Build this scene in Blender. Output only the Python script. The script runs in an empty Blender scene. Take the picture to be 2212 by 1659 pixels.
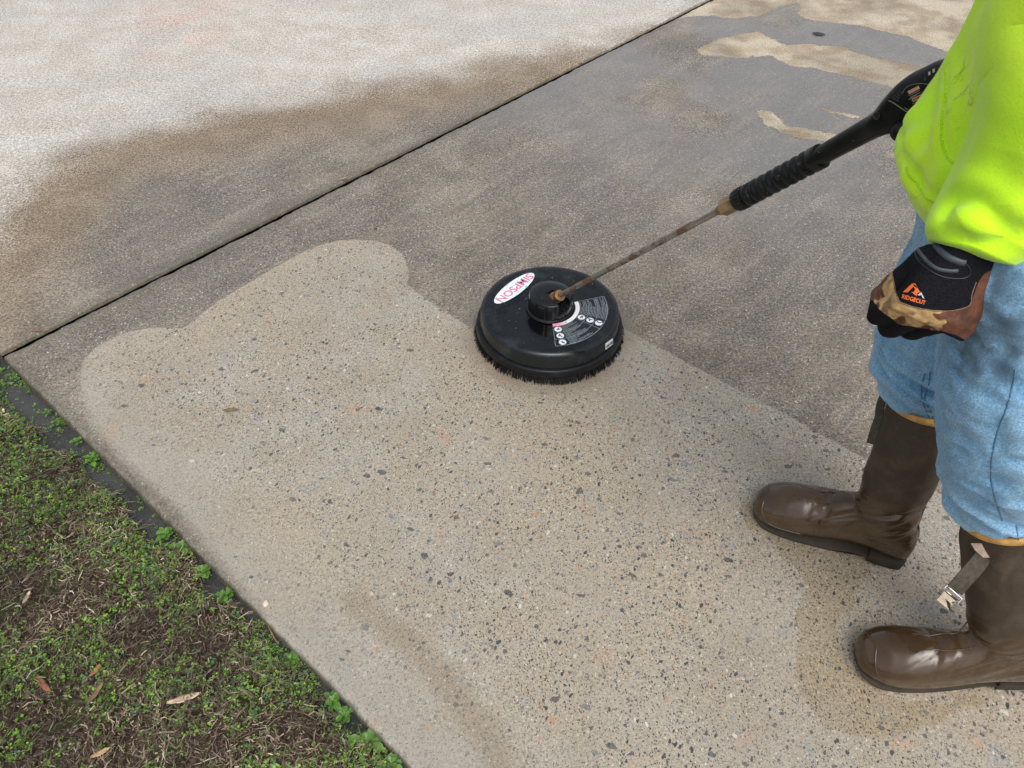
import bpy, math, random
import numpy as np
from math import sin, cos, pi, radians, sqrt
from mathutils import Vector, Matrix
from mathutils.bvhtree import BVHTree

random.seed(7); RNG = np.random.default_rng(7)
SC = bpy.context.scene; COL = SC.collection

# ------------------------------------------------------------------ camera
PITCH, FPX, CAMH = radians(46.0), 1660.0, 1.4
cam_d = bpy.data.cameras.new('camera'); cam = bpy.data.objects.new('camera', cam_d); COL.objects.link(cam)
cam_d.sensor_width = 36.0; cam_d.lens = FPX / 2212.0 * 36.0
cam_d.clip_start = 0.02; cam_d.clip_end = 2000
cam.location = (0, 0, CAMH); cam.rotation_euler = (pi / 2 - PITCH, 0, 0)
SC.camera = cam

# ------------------------------------------------------------------ sky, sun, exposure
SUN_EL, SUN_AZ = radians(58), radians(165)      # azimuth measured from +Y towards +X
w = bpy.data.worlds.new('World'); SC.world = w; w.use_nodes = True
wn = w.node_tree.nodes; wl = w.node_tree.links; wn.clear()
wo = wn.new('ShaderNodeOutputWorld'); bg = wn.new('ShaderNodeBackground'); sky = wn.new('ShaderNodeTexSky')
sky.sky_type = 'NISHITA'; sky.sun_disc = False; sky.sun_elevation = SUN_EL; sky.sun_rotation = SUN_AZ
sky.air_density = 1.0; sky.dust_density = 4.0; sky.ozone_density = 1.0
hs = wn.new('ShaderNodeHueSaturation'); hs.inputs['Saturation'].default_value = 0.33
wl.new(sky.outputs[0], hs.inputs['Color']); wl.new(hs.outputs[0], bg.inputs[0]); bg.inputs[1].default_value = 0.14
wl.new(bg.outputs[0], wo.inputs[0])
sd_ = bpy.data.lights.new('sun', 'SUN'); sd_.energy = 1.1; sd_.angle = radians(45); sd_.color = (1, .97, .92)
sun = bpy.data.objects.new('sun', sd_); COL.objects.link(sun)
sdir = Vector((sin(SUN_AZ) * cos(SUN_EL), cos(SUN_AZ) * cos(SUN_EL), sin(SUN_EL)))
sun.rotation_euler = sdir.to_track_quat('Z', 'Y').to_euler(); sun.location = sdir * 8
SC.view_settings.view_transform = 'Standard'; SC.view_settings.look = 'None'
SC.view_settings.exposure = 0.36; SC.view_settings.gamma = 1.0

# ------------------------------------------------------------------ helpers
CF = np.array([0, cos(PITCH), -sin(PITCH)]); CU = np.array([0, sin(PITCH), cos(PITCH)]); CR = np.array([1., 0, 0]); CC = np.array([0, 0, CAMH])
def ray(x, y): return CF + (x - 1106) / FPX * CR + (829.5 - y) / FPX * CU
def P(x, y, t): return CC + t * ray(x, y)
def G(x, y, z=0.0):
    d = ray(x, y); return CC + (z - CAMH) / d[2] * d
def GP(pts, z=0.0): return np.array([G(a, b, z)[:2] for a, b in pts])

def hsh(i, j, k, s):
    n = (i * 374761393 + j * 668265263 + k * 2147483647 + s * 974711) & 0xffffffff
    n = ((n ^ (n >> 13)) * 1274126177) & 0xffffffff
    n = (n ^ (n >> 16)) & 0xffffffff
    return n / 4294967295.0 * 2 - 1
def vnoise(p, s=0):
    p = np.asarray(p, float); i = np.floor(p).astype(np.int64); f = p - i; f = f * f * (3 - 2 * f); r = 0
    for a in (0, 1):
        for b in (0, 1):
            for c in (0, 1):
                wgt = (f[:, 0] if a else 1 - f[:, 0]) * (f[:, 1] if b else 1 - f[:, 1]) * (f[:, 2] if c else 1 - f[:, 2])
                r = r + wgt * hsh(i[:, 0] + a, i[:, 1] + b, i[:, 2] + c, s)
    return r
def fbm(p, o=3, s=0):
    r = 0; a = 1
    for k in range(o): r = r + a * vnoise(np.asarray(p) * 2 ** k + 17.3 * k, s + k); a *= .5
    return r
def sstep(a, b, x): x = np.clip((x - a) / (b - a), 0, 1); return x * x * (3 - 2 * x)

def sdf(pts, poly):                      # signed distance (positive inside) in 2D
    pts = np.asarray(pts); poly = np.asarray(poly); n = len(poly); d = np.full(len(pts), 1e9); ins = np.zeros(len(pts), bool)
    for i in range(n):
        a = poly[i]; b = poly[(i + 1) % n]; ab = b - a; ap = pts - a
        t = np.clip((ap @ ab) / max(ab @ ab, 1e-12), 0, 1); d = np.minimum(d, np.linalg.norm(ap - t[:, None] * ab, axis=1))
        c = ((a[1] > pts[:, 1]) != (b[1] > pts[:, 1])) & (pts[:, 0] < (b[0] - a[0]) * (pts[:, 1] - a[1]) / (b[1] - a[1] + 1e-15) + a[0])
        ins ^= c
    return np.where(ins, d, -d)

def tag(o, label=None, cat=None, group=None, kind=None):
    if label: o['label'] = label
    if cat: o['category'] = cat
    if group: o['group'] = group
    if kind: o['kind'] = kind
    return o
def empty(name, loc, label, cat, group=None):
    o = bpy.data.objects.new(name, None); COL.objects.link(o); o.location = tuple(loc); o.empty_display_size = .05
    o['base'] = tuple(float(a) for a in loc); tag(o, label, cat, group); return o
def base_of(o):
    b = Vector((0, 0, 0))
    while o is not None: b += Vector(o.location); o = o.parent
    return np.array(b)
def obj(name, V, F, mat, parent=None, smooth=True, attrs=None, origin=None, autosharp=None):
    """V in world coordinates; the object's origin is its parent's (or `origin`)."""
    V = np.asarray(V, float); me = bpy.data.meshes.new(name)
    pb = base_of(parent) if parent is not None else np.zeros(3)
    og = pb if origin is None else np.asarray(origin, float)
    L = V - og
    if isinstance(F, np.ndarray) and F.ndim == 2:
        k = F.shape[1]; me.vertices.add(len(L)); me.vertices.foreach_set('co', L.astype(np.float32).ravel())
        me.loops.add(F.size); me.loops.foreach_set('vertex_index', F.astype(np.int32).ravel())
        me.polygons.add(len(F)); me.polygons.foreach_set('loop_start', np.arange(0, F.size, k, dtype=np.int32))
        me.polygons.foreach_set('loop_total', np.full(len(F), k, np.int32)); me.update(calc_edges=True); me.validate()
    else:
        me.from_pydata([tuple(a) for a in L], [], [tuple(int(i) for i in f) for f in F]); me.update()
    if attrs:
        for k_, a in attrs.items():
            if np.asarray(a).ndim == 2:
                at = me.color_attributes.new(k_, 'FLOAT_COLOR', 'POINT'); c = np.ones((len(V), 4), np.float32); c[:, :3] = a
                at.data.foreach_set('color', c.ravel())
            else:
                at = me.attributes.new(k_, 'FLOAT', 'POINT'); at.data.foreach_set('value', np.asarray(a, np.float32))
    me.polygons.foreach_set('use_smooth', np.full(len(me.polygons), smooth))
    if autosharp: me.set_sharp_from_angle(angle=radians(autosharp))
    me.materials.append(mat)
    o = bpy.data.objects.new(name, me); COL.objects.link(o)
    if parent is not None: o.parent = parent
    o.location = tuple(og - pb); return o

def frame(ax, ref=None):
    a = np.asarray(ax, float); a = a / np.linalg.norm(a)
    r = np.array([0, 0, 1.]) if ref is None else np.asarray(ref, float)
    if abs(a @ r) / np.linalg.norm(r) > .98: r = np.array([1., 0, 0])
    x = r - (r @ a) * a; x /= np.linalg.norm(x); return x, np.cross(a, x), a
def rings(R, close=True, cap=True):
    """list of (n,3) rings -> V,F"""
    n = len(R[0]); V = np.vstack(R); F = []
    for i in range(len(R) - 1):
        for j in range(n):
            k = (j + 1) % n
            F.append((i * n + j, i * n + k, (i + 1) * n + k, (i + 1) * n + j))
    if cap:
        F.append(tuple(range(n))[::-1]); F.append(tuple((len(R) - 1) * n + j for j in range(n)))
    return V, F
def ell(c, x, y, a, b, n=32, e=2.0):
    t = np.linspace(0, 2 * pi, n, endpoint=False); ct, st = np.cos(t), np.sin(t)
    return np.asarray(c) + np.outer(a * np.sign(ct) * np.abs(ct) ** (2 / e), x) + np.outer(b * np.sign(st) * np.abs(st) ** (2 / e), y)
def tube(pts, rad, n=12, ref=None, flat=1.0, cap=True):
    pts = np.asarray(pts, float); m = len(pts); rad = np.broadcast_to(rad, (m,)); R = []
    px = None
    for i in range(m):
        a = pts[min(i + 1, m - 1)] - pts[max(i - 1, 0)]
        x, y, a = frame(a, ref if px is None or ref is not None else px); px = x
        R.append(ell(pts[i], x, y, rad[i] * flat, rad[i], n))
    return rings(R, cap=cap)
def capsule(a, b, ra, rb, n=16):
    a = np.asarray(a, float); b = np.asarray(b, float); d = b - a; L = np.linalg.norm(d); d /= L
    pts, rr = [], []
    for t in (-.98, -.8, -.5): pts.append(a + d * ra * t); rr.append(ra * sqrt(1 - t * t))
    for t in np.linspace(0, 1, 6): pts.append(a + d * L * t); rr.append(ra + (rb - ra) * t)
    for t in (.5, .8, .98): pts.append(b + d * rb * t); rr.append(rb * sqrt(1 - t * t))
    return tube(pts, np.array(rr), n)
def lathe(prof, c=(0, 0, 0), n=64, ax=(0, 0, 1), ref=None, mod=None):
    x, y, a = frame(ax, ref if ref is not None else (1, 0, 0)); R = []
    t = np.linspace(0, 2 * pi, n, endpoint=False)
    for i, (r, h) in enumerate(prof):
        rr = np.full(n, r) if mod is None else mod(i, t, r)
        R.append(np.asarray(c) + a * h + np.outer(rr * np.cos(t), x) + np.outer(rr * np.sin(t), y))
    return rings(R)
def merge(*parts):
    V, F, o = [], [], 0
    for v, f in parts:
        V.append(np.asarray(v)); F += [tuple(int(i) + o for i in q) for q in f]; o += len(v)
    return np.vstack(V), F
def box(c, x, y, z, hx, hy, hz):
    V = [np.asarray(c) + sx * hx * np.asarray(x) + sy * hy * np.asarray(y) + sz * hz * np.asarray(z) for sx in (-1, 1) for sy in (-1, 1) for sz in (-1, 1)]
    return np.array(V), [(0, 1, 3, 2), (4, 6, 7, 5), (0, 4, 5, 1), (2, 3, 7, 6), (0, 2, 6, 4), (1, 5, 7, 3)]
def bake(V, F, mods):
    me = bpy.data.meshes.new('tmp'); me.from_pydata([tuple(a) for a in V], [], [tuple(f) for f in F]); me.update()
    o = bpy.data.objects.new('tmp', me); COL.objects.link(o)
    for t, kw in mods:
        m = o.modifiers.new('m', t)
        for k, v in kw.items(): setattr(m, k, v)
    dg = bpy.context.evaluated_depsgraph_get(); dg.update(); ev = o.evaluated_get(dg); m2 = ev.to_mesh()
    n = len(m2.vertices); co = np.empty(n * 3, np.float32); m2.vertices.foreach_get('co', co)
    V2 = co.reshape(-1, 3).astype(float); F2 = [tuple(p.vertices) for p in m2.polygons]
    nn = np.empty(n * 3, np.float32); m2.vertices.foreach_get('normal', nn); N2 = nn.reshape(-1, 3).astype(float)
    ev.to_mesh_clear(); bpy.data.objects.remove(o); bpy.data.meshes.remove(me)
    return V2, F2, N2
def voxel(V, F, size, smooth=4, fac=.5):
    return bake(V, F, [('REMESH', dict(mode='VOXEL', voxel_size=size, use_smooth_shade=True)), ('SMOOTH', dict(factor=fac, iterations=smooth))])
def normals(V, F):
    me = bpy.data.meshes.new('t'); me.from_pydata([tuple(a) for a in V], [], [tuple(f) for f in F]); me.update()
    nn = np.empty(len(V) * 3, np.float32); me.vertices.foreach_get('normal', nn); bpy.data.meshes.remove(me); return nn.reshape(-1, 3).astype(float)
def bvh(V, F): return BVHTree.FromPolygons([tuple(a) for a in V], [tuple(f) for f in F])
def pix_hit(tree, x, y, off=0.0):
    d = ray(x, y); h = tree.ray_cast(Vector(CC), Vector(d).normalized())
    if h[0] is None: return None
    n_ = np.array(h[1]); n_ = n_ if n_ @ d < 0 else -n_
    return np.array(h[0]) + n_ * off
def near_hit(tree, p, off=0.0):
    h = tree.find_nearest(Vector(p)); return np.array(h[0]) + np.array(h[1]) * off
def smooth_path(pts, k=8):
    pts = np.asarray(pts, float); n = len(pts); out = []
    for i in range(n - 1):
        p0, p1, p2, p3 = pts[max(i - 1, 0)], pts[i], pts[i + 1], pts[min(i + 2, n - 1)]
        for t in np.linspace(0, 1, k, endpoint=False):
            out.append(.5 * (2 * p1 + (p2 - p0) * t + (2 * p0 - 5 * p1 + 4 * p2 - p3) * t * t + (3 * p1 - p0 - 3 * p2 + p3) * t ** 3))
    out.append(pts[-1]); return np.array(out)
def ridge(tree, px, r, off=0.0, n=8, flat=1.0, k=8):
    """a raised line following the surface under the given line of sight points"""
    q = [pix_hit(tree, a, b, off) for a, b in smooth_path(px, k)]; q = [a for a in q if a is not None]
    if len(q) < 3: return np.zeros((0, 3)), []
    q = np.array(q); q[1:-1] = (q[:-2] + q[1:-1] * 2 + q[2:]) / 4
    R = []
    for i in range(len(q)):
        a = q[min(i + 1, len(q) - 1)] - q[max(i - 1, 0)]
        h = tree.find_nearest(Vector(q[i])); x, y, a = frame(a, np.array(h[1]))
        R.append(ell(q[i], x, y, r * flat, r, n))
    return rings(R)
_txt = {}
def text2d(s, size=1.0, bold=0.0):
    c = bpy.data.curves.new('t', 'FONT'); c.body = s; c.size = size; c.offset = bold; c.align_x = 'CENTER'; c.align_y = 'CENTER'; c.resolution_u = 3
    o = bpy.data.objects.new('t', c); COL.objects.link(o); dg = bpy.context.evaluated_depsgraph_get(); dg.update()
    ev = o.evaluated_get(dg); m = ev.to_mesh(); V = np.array([v.co[:] for v in m.vertices]); F = [tuple(p.vertices) for p in m.polygons]
    ev.to_mesh_clear(); bpy.data.objects.remove(o); bpy.data.curves.remove(c); return V, F
def on_plane(V2, o, ex, ey, nz, h=0.0):
    V2 = np.asarray(V2); return np.asarray(o) + np.outer(V2[:, 0], ex) + np.outer(V2[:, 1], ey) + np.asarray(nz) * h
def poly2(pts): return np.array([(a, b, 0) for a, b in pts]), [tuple(range(len(pts)))]

# ------------------------------------------------------------------ materials
class MB:
    def __init__(s, name):
        s.m = bpy.data.materials.new(name); s.m.use_nodes = True; s.t = s.m.node_tree; s.b = s.t.nodes['Principled BSDF']; s.tc = s.t.nodes.new('ShaderNodeTexCoord'); s.v = s.tc.outputs['Object']
    def n(s, typ, props=None, **inp):
        nd = s.t.nodes.new(typ)
        for k, v in (props or {}).items(): setattr(nd, k, v)
        for k, v in inp.items():
            k = k.replace('_', ' '); so = nd.inputs[int(k[1:])] if k[0] == 'i' and k[1:].isdigit() else nd.inputs[k]
            s.put(so, v)
        return nd
    def put(s, so, v):
        if isinstance(v, bpy.types.NodeSocket): s.t.links.new(v, so)
        elif isinstance(v, (tuple, list)) and so.type == 'RGBA' and len(v) == 3: so.default_value = (*v, 1)
        else: so.default_value = v
    def M(s, op, a, b=0.0, c=0.0, clamp=False):
        nd = s.n('ShaderNodeMath', dict(operation=op, use_clamp=clamp)); s.put(nd.inputs[0], a); s.put(nd.inputs[1], b); s.put(nd.inputs[2], c); return nd.outputs[0]
    def ss(s, x, a, b, lo=0., hi=1.):
        nd = s.n('ShaderNodeMapRange', dict(interpolation_type='SMOOTHSTEP')); s.put(nd.inputs[0], x); s.put(nd.inputs[1], a); s.put(nd.inputs[2], b); s.put(nd.inputs[3], lo); s.put(nd.inputs[4], hi); return nd.outputs[0]
    def mix(s, f, a, b, mode='MIX'):
        nd = s.n('ShaderNodeMix', dict(data_type='RGBA', blend_type=mode)); s.put(nd.inputs[0], f); s.put(nd.inputs[6], a); s.put(nd.inputs[7], b); return nd.outputs[2]
    def noise(s, sc, det=3, rough=.55, vec=None, dist=0.0, col=False):
        nd = s.n('ShaderNodeTexNoise', None, Vector=vec if vec is not None else s.v, Scale=sc, Detail=det, Roughness=rough, Distortion=dist); return nd.outputs['Color' if col else 'Fac']
    def vor(s, sc, vec=None, feat='F1', dim='2D', rnd=1.0):
        return s.n('ShaderNodeTexVoronoi', dict(feature=feat, voronoi_dimensions=dim), Vector=vec if vec is not None else s.v, Scale=sc, Randomness=rnd)
    def attr(s, name): return s.n('ShaderNodeAttribute', dict(attribute_name=name)).outputs['Fac']
    def scale(s, v, xyz, loc=(0, 0, 0), rot=(0, 0, 0)): return s.n('ShaderNodeMapping', None, Vector=v, Scale=xyz, Location=loc, Rotation=rot).outputs[0]
    def warp(s, amt, sc, vec=None):
        v = vec if vec is not None else s.v; c = s.noise(sc, 2, .5, v, col=True)
        a = s.n('ShaderNodeVectorMath', dict(operation='SUBTRACT'), i0=c, i1=(.5, .5, .5)).outputs[0]
        b = s.n('ShaderNodeVectorMath', dict(operation='MULTIPLY_ADD'), i0=a, i1=(amt, amt, amt), i2=v).outputs[0]; return b
    def ramp(s, x, stops, interp='LINEAR'):
        nd = s.n('ShaderNodeValToRGB'); nd.color_ramp.interpolation = interp; e = nd.color_ramp.elements
        while len(e) < len(stops): e.new(.5)
        for el, (p, c) in zip(e, stops): el.position = p; el.color = (*c, 1)
        s.put(nd.inputs[0], x); return nd.outputs[0]
    def sep(s, c): return s.n('ShaderNodeSeparateColor', None, Color=c).outputs
    def bump(s, h, dist=.001, st=1.0, nrm=None):
        nd = s.n('ShaderNodeBump', None, Height=h, Distance=dist, Strength=st)
        if nrm is not None: s.put(nd.inputs['Normal'], nrm)
        return nd.outputs[0]
    def out(s, col=None, rough=None, bump=None, **kw):
        if col is not None: s.put(s.b.inputs['Base Color'], col)
        if rough is not None: s.put(s.b.inputs['Roughness'], rough)
        if bump is not None: s.put(s.b.inputs['Normal'], bump)
        for k, v in kw.items(): s.put(s.b.inputs[k.replace('_', ' ')], v)
        return s.m
def gain(m, c, f): return m.mix(1.0, c, m.n('ShaderNodeCombineColor', None, Red=f, Green=f, Blue=f).outputs[0], 'MULTIPLY')

def concrete():
    F0, F1 = .36, .64
    m = MB('concrete'); v2 = m.v
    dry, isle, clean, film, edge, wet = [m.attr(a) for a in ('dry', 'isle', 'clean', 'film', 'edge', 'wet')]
    big = m.noise(1.3, 3); mid = m.noise(6, 4, .6); fine = m.noise(170, 4, .7); fine2 = m.noise(420, 2, .6); grit = m.noise(75, 4, .7)
    streakv = m.scale(m.scale(v2, (1, 1, 1), rot=(0, 0, radians(-46))), (2.2, 16, 1)); streak = m.noise(1.0, 4, .6, streakv)
    wv = m.warp(.005, 190); wv2 = m.warp(.007, 120, m.warp(.012, 40))
    def stones(sc, keep, rmin, rmax, vec, seed):
        vv = m.scale(m.scale(vec, (1, 1, 1), loc=(seed, seed * 1.7, 0), rot=(0, 0, seed)), (1, 1.55, 1)); vo = m.vor(sc, vv); c = m.sep(vo.outputs['Color'])
        rad = m.M('MULTIPLY_ADD', m.M('POWER', c[0], 1.6), rmax - rmin, rmin)
        mk = m.ss(m.M('SUBTRACT', rad, vo.outputs['Distance']), -.012, .03)
        return m.M('MULTIPLY', mk, m.M('LESS_THAN', c[1], keep)), c[2]
    pal = [(0, (.035, .04, .05)), (.25, (.055, .06, .07)), (.46, (.09, .085, .09)), (.60, (.14, .15, .16)), (.74, (.26, .14, .07)), (.79, (.42, .24, .12)), (.83, (.22, .24, .26)), (.93, (.58, .56, .50)), (.97, (.46, .38, .26))]
    # washed concrete
    cl = m.mix(m.ss(mid, .35, .65), (.330, .290, .228), (.360, .332, .278)); cl = m.mix(m.ss(big, .42, .62), cl, (.37, .315, .240))
    pk = m.noise(9, 3, .6, m.scale(v2, (1, 1, 1), loc=(4, 9, 0))); cl = m.mix(m.ss(pk, .62, .74, 0, .7), cl, (.44, .28, .19)); cl = m.mix(m.ss(m.noise(14, 3), .60, .72, 0, .6), cl, (.29, .29, .28))
    cl = gain(m, cl, m.ss(fine, .35, .65, .86, 1.13)); cl = gain(m, cl, m.ss(fine2, .37, .63, .86, 1.12))
    cl = m.mix(m.ss(edge, .02, .16, .45, 0), cl, (.30, .285, .25))
    swirl = m.attr('swirl'); cl = m.mix(m.ss(m.M('ADD', swirl, m.M('MULTIPLY', m.noise(30, 3), .3)), .25, 1.1, 0, .45), cl, (.24, .185, .125))
    k1, r1 = stones(172, .70, .09, .40, wv, 1.3); k2, r2 = stones(72, .38, .08, .38, wv2, 5.1); k3, r3 = stones(36, .07, .10, .36, wv2, 9.7); k4, r4 = stones(230, .24, .10, .40, wv, 3.3)
    dens = m.ss(m.noise(5, 2), .30, .55, .65, 1.0)
    dens = m.M('MULTIPLY', dens, m.ss(edge, .02, .28, .35, 1.0))
    cl = m.mix(m.M('MULTIPLY', k1, dens), cl, m.ramp(r1, [(0, (.05, .05, .052)), (.55, (.085, .08, .078)), (.72, (.14, .15, .16)), (.84, (.30, .17, .09)), (.9, (.6, .56, .46))], 'CONSTANT'))
    cl = m.mix(m.M('MULTIPLY', k4, .8), cl, m.ramp(r4, [(0, (.11, .09, .075)), (.6, (.58, .52, .42)), (.8, (.12, .12, .12))], 'CONSTANT'))
    cl = m.mix(m.M('MULTIPLY', k2, m.M('MULTIPLY', dens, .92)), cl, m.ramp(r2, pal, 'CONSTANT'))
    cl = m.mix(m.M('MULTIPLY', k3, .72), cl, m.ramp(r3, pal, 'CONSTANT'))
    # unwashed wet concrete
    dr = m.mix(m.ss(mid, .38, .62), (.188, .157, .121), (.240, .208, .167)); dr = m.mix(m.ss(big, .40, .60), dr, (.168, .148, .126))
    dr = m.mix(m.ss(streak, .46, .66, 0, .55), dr, (.265, .228, .185)); dr = m.mix(m.ss(m.noise(2.2, 3, .6, streakv), .50, .64, 0, .42), dr, (.128, .124, .122))
    dr = gain(m, dr, m.ss(m.noise(5.5, 4, .6, m.scale(v2, (1, 1, 1), loc=(3, 7, 0))), .38, .60, .88, 1.06)); dr = gain(m, dr, m.ss(grit, .36, .64, .80, 1.22)); dr = gain(m, dr, m.ss(fine, .37, .63, .62, 1.42)); dr = gain(m, dr, m.ss(fine2, .37, .63, .80, 1.22))
    s1, q1 = stones(140, .26, .06, .34, wv, 21.); s2, q2 = stones(55, .10, .05, .30, wv2, 31.)
    dr = m.mix(m.M('MULTIPLY', s1, .95), dr, m.ramp(q1, [(0, (.72, .69, .63)), (.38, (.38, .35, .32)), (.66, (.50, .33, .20)), (.72, (.07, .065, .06))], 'CONSTANT'))
    dr = m.mix(m.M('MULTIPLY', s2, .65), dr, m.ramp(q2, [(0, (.24, .26, .27)), (.4, (.36, .36, .36)), (.6, (.42, .27, .15)), (.75, (.1, .09, .09))], 'CONSTANT'))
    dr = m.mix(m.ss(edge, .008, .05, .5, 0), dr, (.125, .115, .088))
    sheen = m.M('MULTIPLY', m.attr('sheet'), m.ss(m.noise(2.2, 3), .34, .52)); dr = m.mix(m.M('MULTIPLY', sheen, .55), dr, (.19, .19, .192))  # grey sky reflection on the water sheet mixed into the colour
    # dry, weathered concrete
    dy = m.mix(m.ss(mid, .38, .64), (.53, .49, .43), (.61, .58, .53)); dy = m.mix(m.ss(big, .42, .62, 0, .7), dy, (.50, .48, .455))
    pkz = m.M('MULTIPLY', m.attr('pink'), m.ss(m.noise(5, 3), .35, .65)); dy = m.mix(m.M('MULTIPLY', pkz, .55), dy, (.62, .43, .37))
    dy = gain(m, dy, m.ss(grit, .36, .64, .84, 1.12)); dy = gain(m, dy, m.ss(fine, .37, .63, .66, 1.26))
    pit = m.noise(130, 3, .75, m.warp(.01, 40)); dy = gain(m, dy, m.ss(pit, .38, .48, .55, 1.0)); dy = gain(m, dy, m.ss(fine2, .37, .63, .86, 1.1))
    # damp brown margin
    br = m.mix(m.ss(mid, .4, .6), (.210, .158, .104), (.255, .200, .140)); br = gain(m, br, m.ss(fine, .37, .63, .58, 1.45)); br = gain(m, br, m.ss(grit, .36, .64, .8, 1.2))
    br = m.mix(m.M('MULTIPLY', s1, .8), br, (.5, .45, .37))
    # dry / isle tone
    il = m.mix(m.ss(mid, .40, .60), (.50, .44, .34), (.37, .30, .215)); il = gain(m, il, m.ss(fine, .37, .63, .68, 1.3)); il = gain(m, il, m.ss(pit, .32, .44, .7, 1.0))
    jitter = m.M('ADD', m.M('MULTIPLY_ADD', fine, .50, -.25), m.M('MULTIPLY_ADD', m.noise(3, 4, .65), .26, -.13)); dd = m.M('ADD', dry, jitter); dd = m.M('ADD', dd, m.M('MULTIPLY_ADD', grit, .14, -.07))
    mdry = m.ss(dd, -.10, .17); mbr = m.ss(dd, -.42, -.12)
    rough_c = m.mix(mbr, dr, br); rough_c = m.mix(mdry, rough_c, dy)
    ij = m.M('ADD', isle, m.M('MULTIPLY_ADD', m.noise(12, 4, .6), .10, -.05)); ij = m.M('ADD', ij, m.M('MULTIPLY_ADD', fine, .03, -.015)); mi = m.ss(ij, -.004, .006)
    mi2 = m.ss(ij, -.03, .35); ilc = m.mix(m.ss(m.M('ADD', m.noise(2.4, 3), m.M('MULTIPLY', mi2, .0)), .44, .60), il, gain(m, il, .72))
    rough_c = m.mix(mi, rough_c, ilc)
    cj = m.M('ADD', clean, m.M('MULTIPLY_ADD', m.noise(50, 3), .006, -.003)); cw = m.M('MULTIPLY_ADD', m.ss(edge, .05, .16, 1., 0.), .012, .0022)
    mc = m.n('ShaderNodeMapRange', None, i0=m.M('DIVIDE', cj, cw), i1=-1.0, i2=1.0).outputs[0]
    col = m.mix(mc, rough_c, cl)
    # water stirred up round the brush hides the grain
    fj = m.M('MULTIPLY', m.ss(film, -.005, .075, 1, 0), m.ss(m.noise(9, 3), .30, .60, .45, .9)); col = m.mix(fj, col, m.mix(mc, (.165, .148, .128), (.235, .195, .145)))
    wj = m.ss(m.M('ADD', wet, m.M('MULTIPLY_ADD', m.noise(16, 4), .07, -.035)), -.006, .006); col = m.mix(m.M('MULTIPLY', wj, mc), col, m.mix(1.0, col, (.87, .82, .73), 'MULTIPLY'))  # wet film by the boots, their reflection and shade painted in as darker colour
    # dark algae on the arris
    col = m.mix(m.ss(m.M('ADD', edge, m.M('MULTIPLY_ADD', m.noise(40, 3),   .010, -.005)), -.001, .007, .65, 0), col, (.055, .048, .030))
    wetm = m.M('MAXIMUM', mdry, mi); gl = m.M('MULTIPLY', m.M('MULTIPLY', m.attr('sheet'), m.ss(m.noise(2.2, 3), .34, .52)), m.M('SUBTRACT', 1., m.M('MAXIMUM', wetm, mc)))
    puddle = m.ss(m.noise(2.6, 3, .5), .40, .62)
    rw = m.ss(fine, .37, .63, .26, .48); rw = m.M('SUBTRACT', rw, m.M('MULTIPLY', puddle, .10)); rw = m.M('SUBTRACT', rw, m.M('MULTIPLY', wj, .10)); rw = m.M('MULTIPLY', rw, m.M('MULTIPLY_ADD', gl, -.80, 1.0))
    ro = m.M('ADD', m.M('MULTIPLY', wetm, m.M('SUBTRACT', .93, rw)), rw)
    hb = m.M('ADD', m.M('MULTIPLY', fine, 1.0), m.M('MULTIPLY', grit, 1.4)); amp = m.M('MULTIPLY_ADD', mc, -.78, 1.0); amp = m.M('MULTIPLY', amp, m.M('MULTIPLY_ADD', fj, -.8, 1.0))
    amp = m.M('MULTIPLY', amp, m.M('MULTIPLY_ADD', gl, -.85, 1.0)); h = m.M('MULTIPLY', hb, amp)
    return m.out(col, ro, m.bump(h, .0022, .9), IOR=1.38)
M_CON = concrete()

def simple(name, col, rough=.5, nsc=0, amt=.15, bump=0, bsc=200, bd=.0005, **kw):
    m = MB(name); c = col
    if nsc: c = gain(m, m.mix(1.0, col, col), m.ss(m.noise(nsc, 4, .6), .3, .7, 1 - amt, 1 + amt))
    b = m.bump(m.noise(bsc, 3, .6), bd, bump) if bump else None
    return m.out(c, rough, b, **kw)
def soil_mat():
    m = MB('soil'); c = m.mix(m.ss(m.noise(22, 4, .7), .35, .65), (.022, .016, .011), (.055, .040, .026)); c = m.mix(m.ss(m.noise(120, 3), .5, .65), c, (.10, .075, .05))
    c = m.mix(m.ss(m.noise(14, 3, .6), .55, .62, 0, .7), c, (.035, .055, .015))
    return m.out(c, .9, m.bump(m.noise(110, 4, .7), .002, .6), Specular_IOR_Level=.15)
def water_mat():
    m = MB('murky_water'); c = m.mix(m.ss(m.noise(9, 3), .4, .6), (.060, .062, .066), (.095, .096, .10))
    tr = m.n('ShaderNodeBsdfTransparent'); mx = m.n('ShaderNodeMixShader', None, i0=.34)
    m.out(c, .04, m.bump(m.noise(16, 2), .002, .25), IOR=1.33); m.t.links.new(m.b.outputs[0], mx.inputs[1]); m.t.links.new(tr.outputs[0], mx.inputs[2])
    m.t.links.new(mx.outputs[0], m.t.nodes['Material Output'].inputs[0]); return m.m
def vcol_mat(name, rough=.5, trans=.0, **kw):
    m = MB(name); c = m.n('ShaderNodeVertexColor', dict(layer_name='col')).outputs[0]; c = gain(m, c, m.ss(m.noise(160, 2), .3, .7, .8, 1.2)); return m.out(c, rough, **kw)
M_SOIL = soil_mat(); M_WATER = water_mat(); M_LEAF = vcol_mat('leaf', .42); M_STRAW = vcol_mat('straw', .7)

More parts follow.
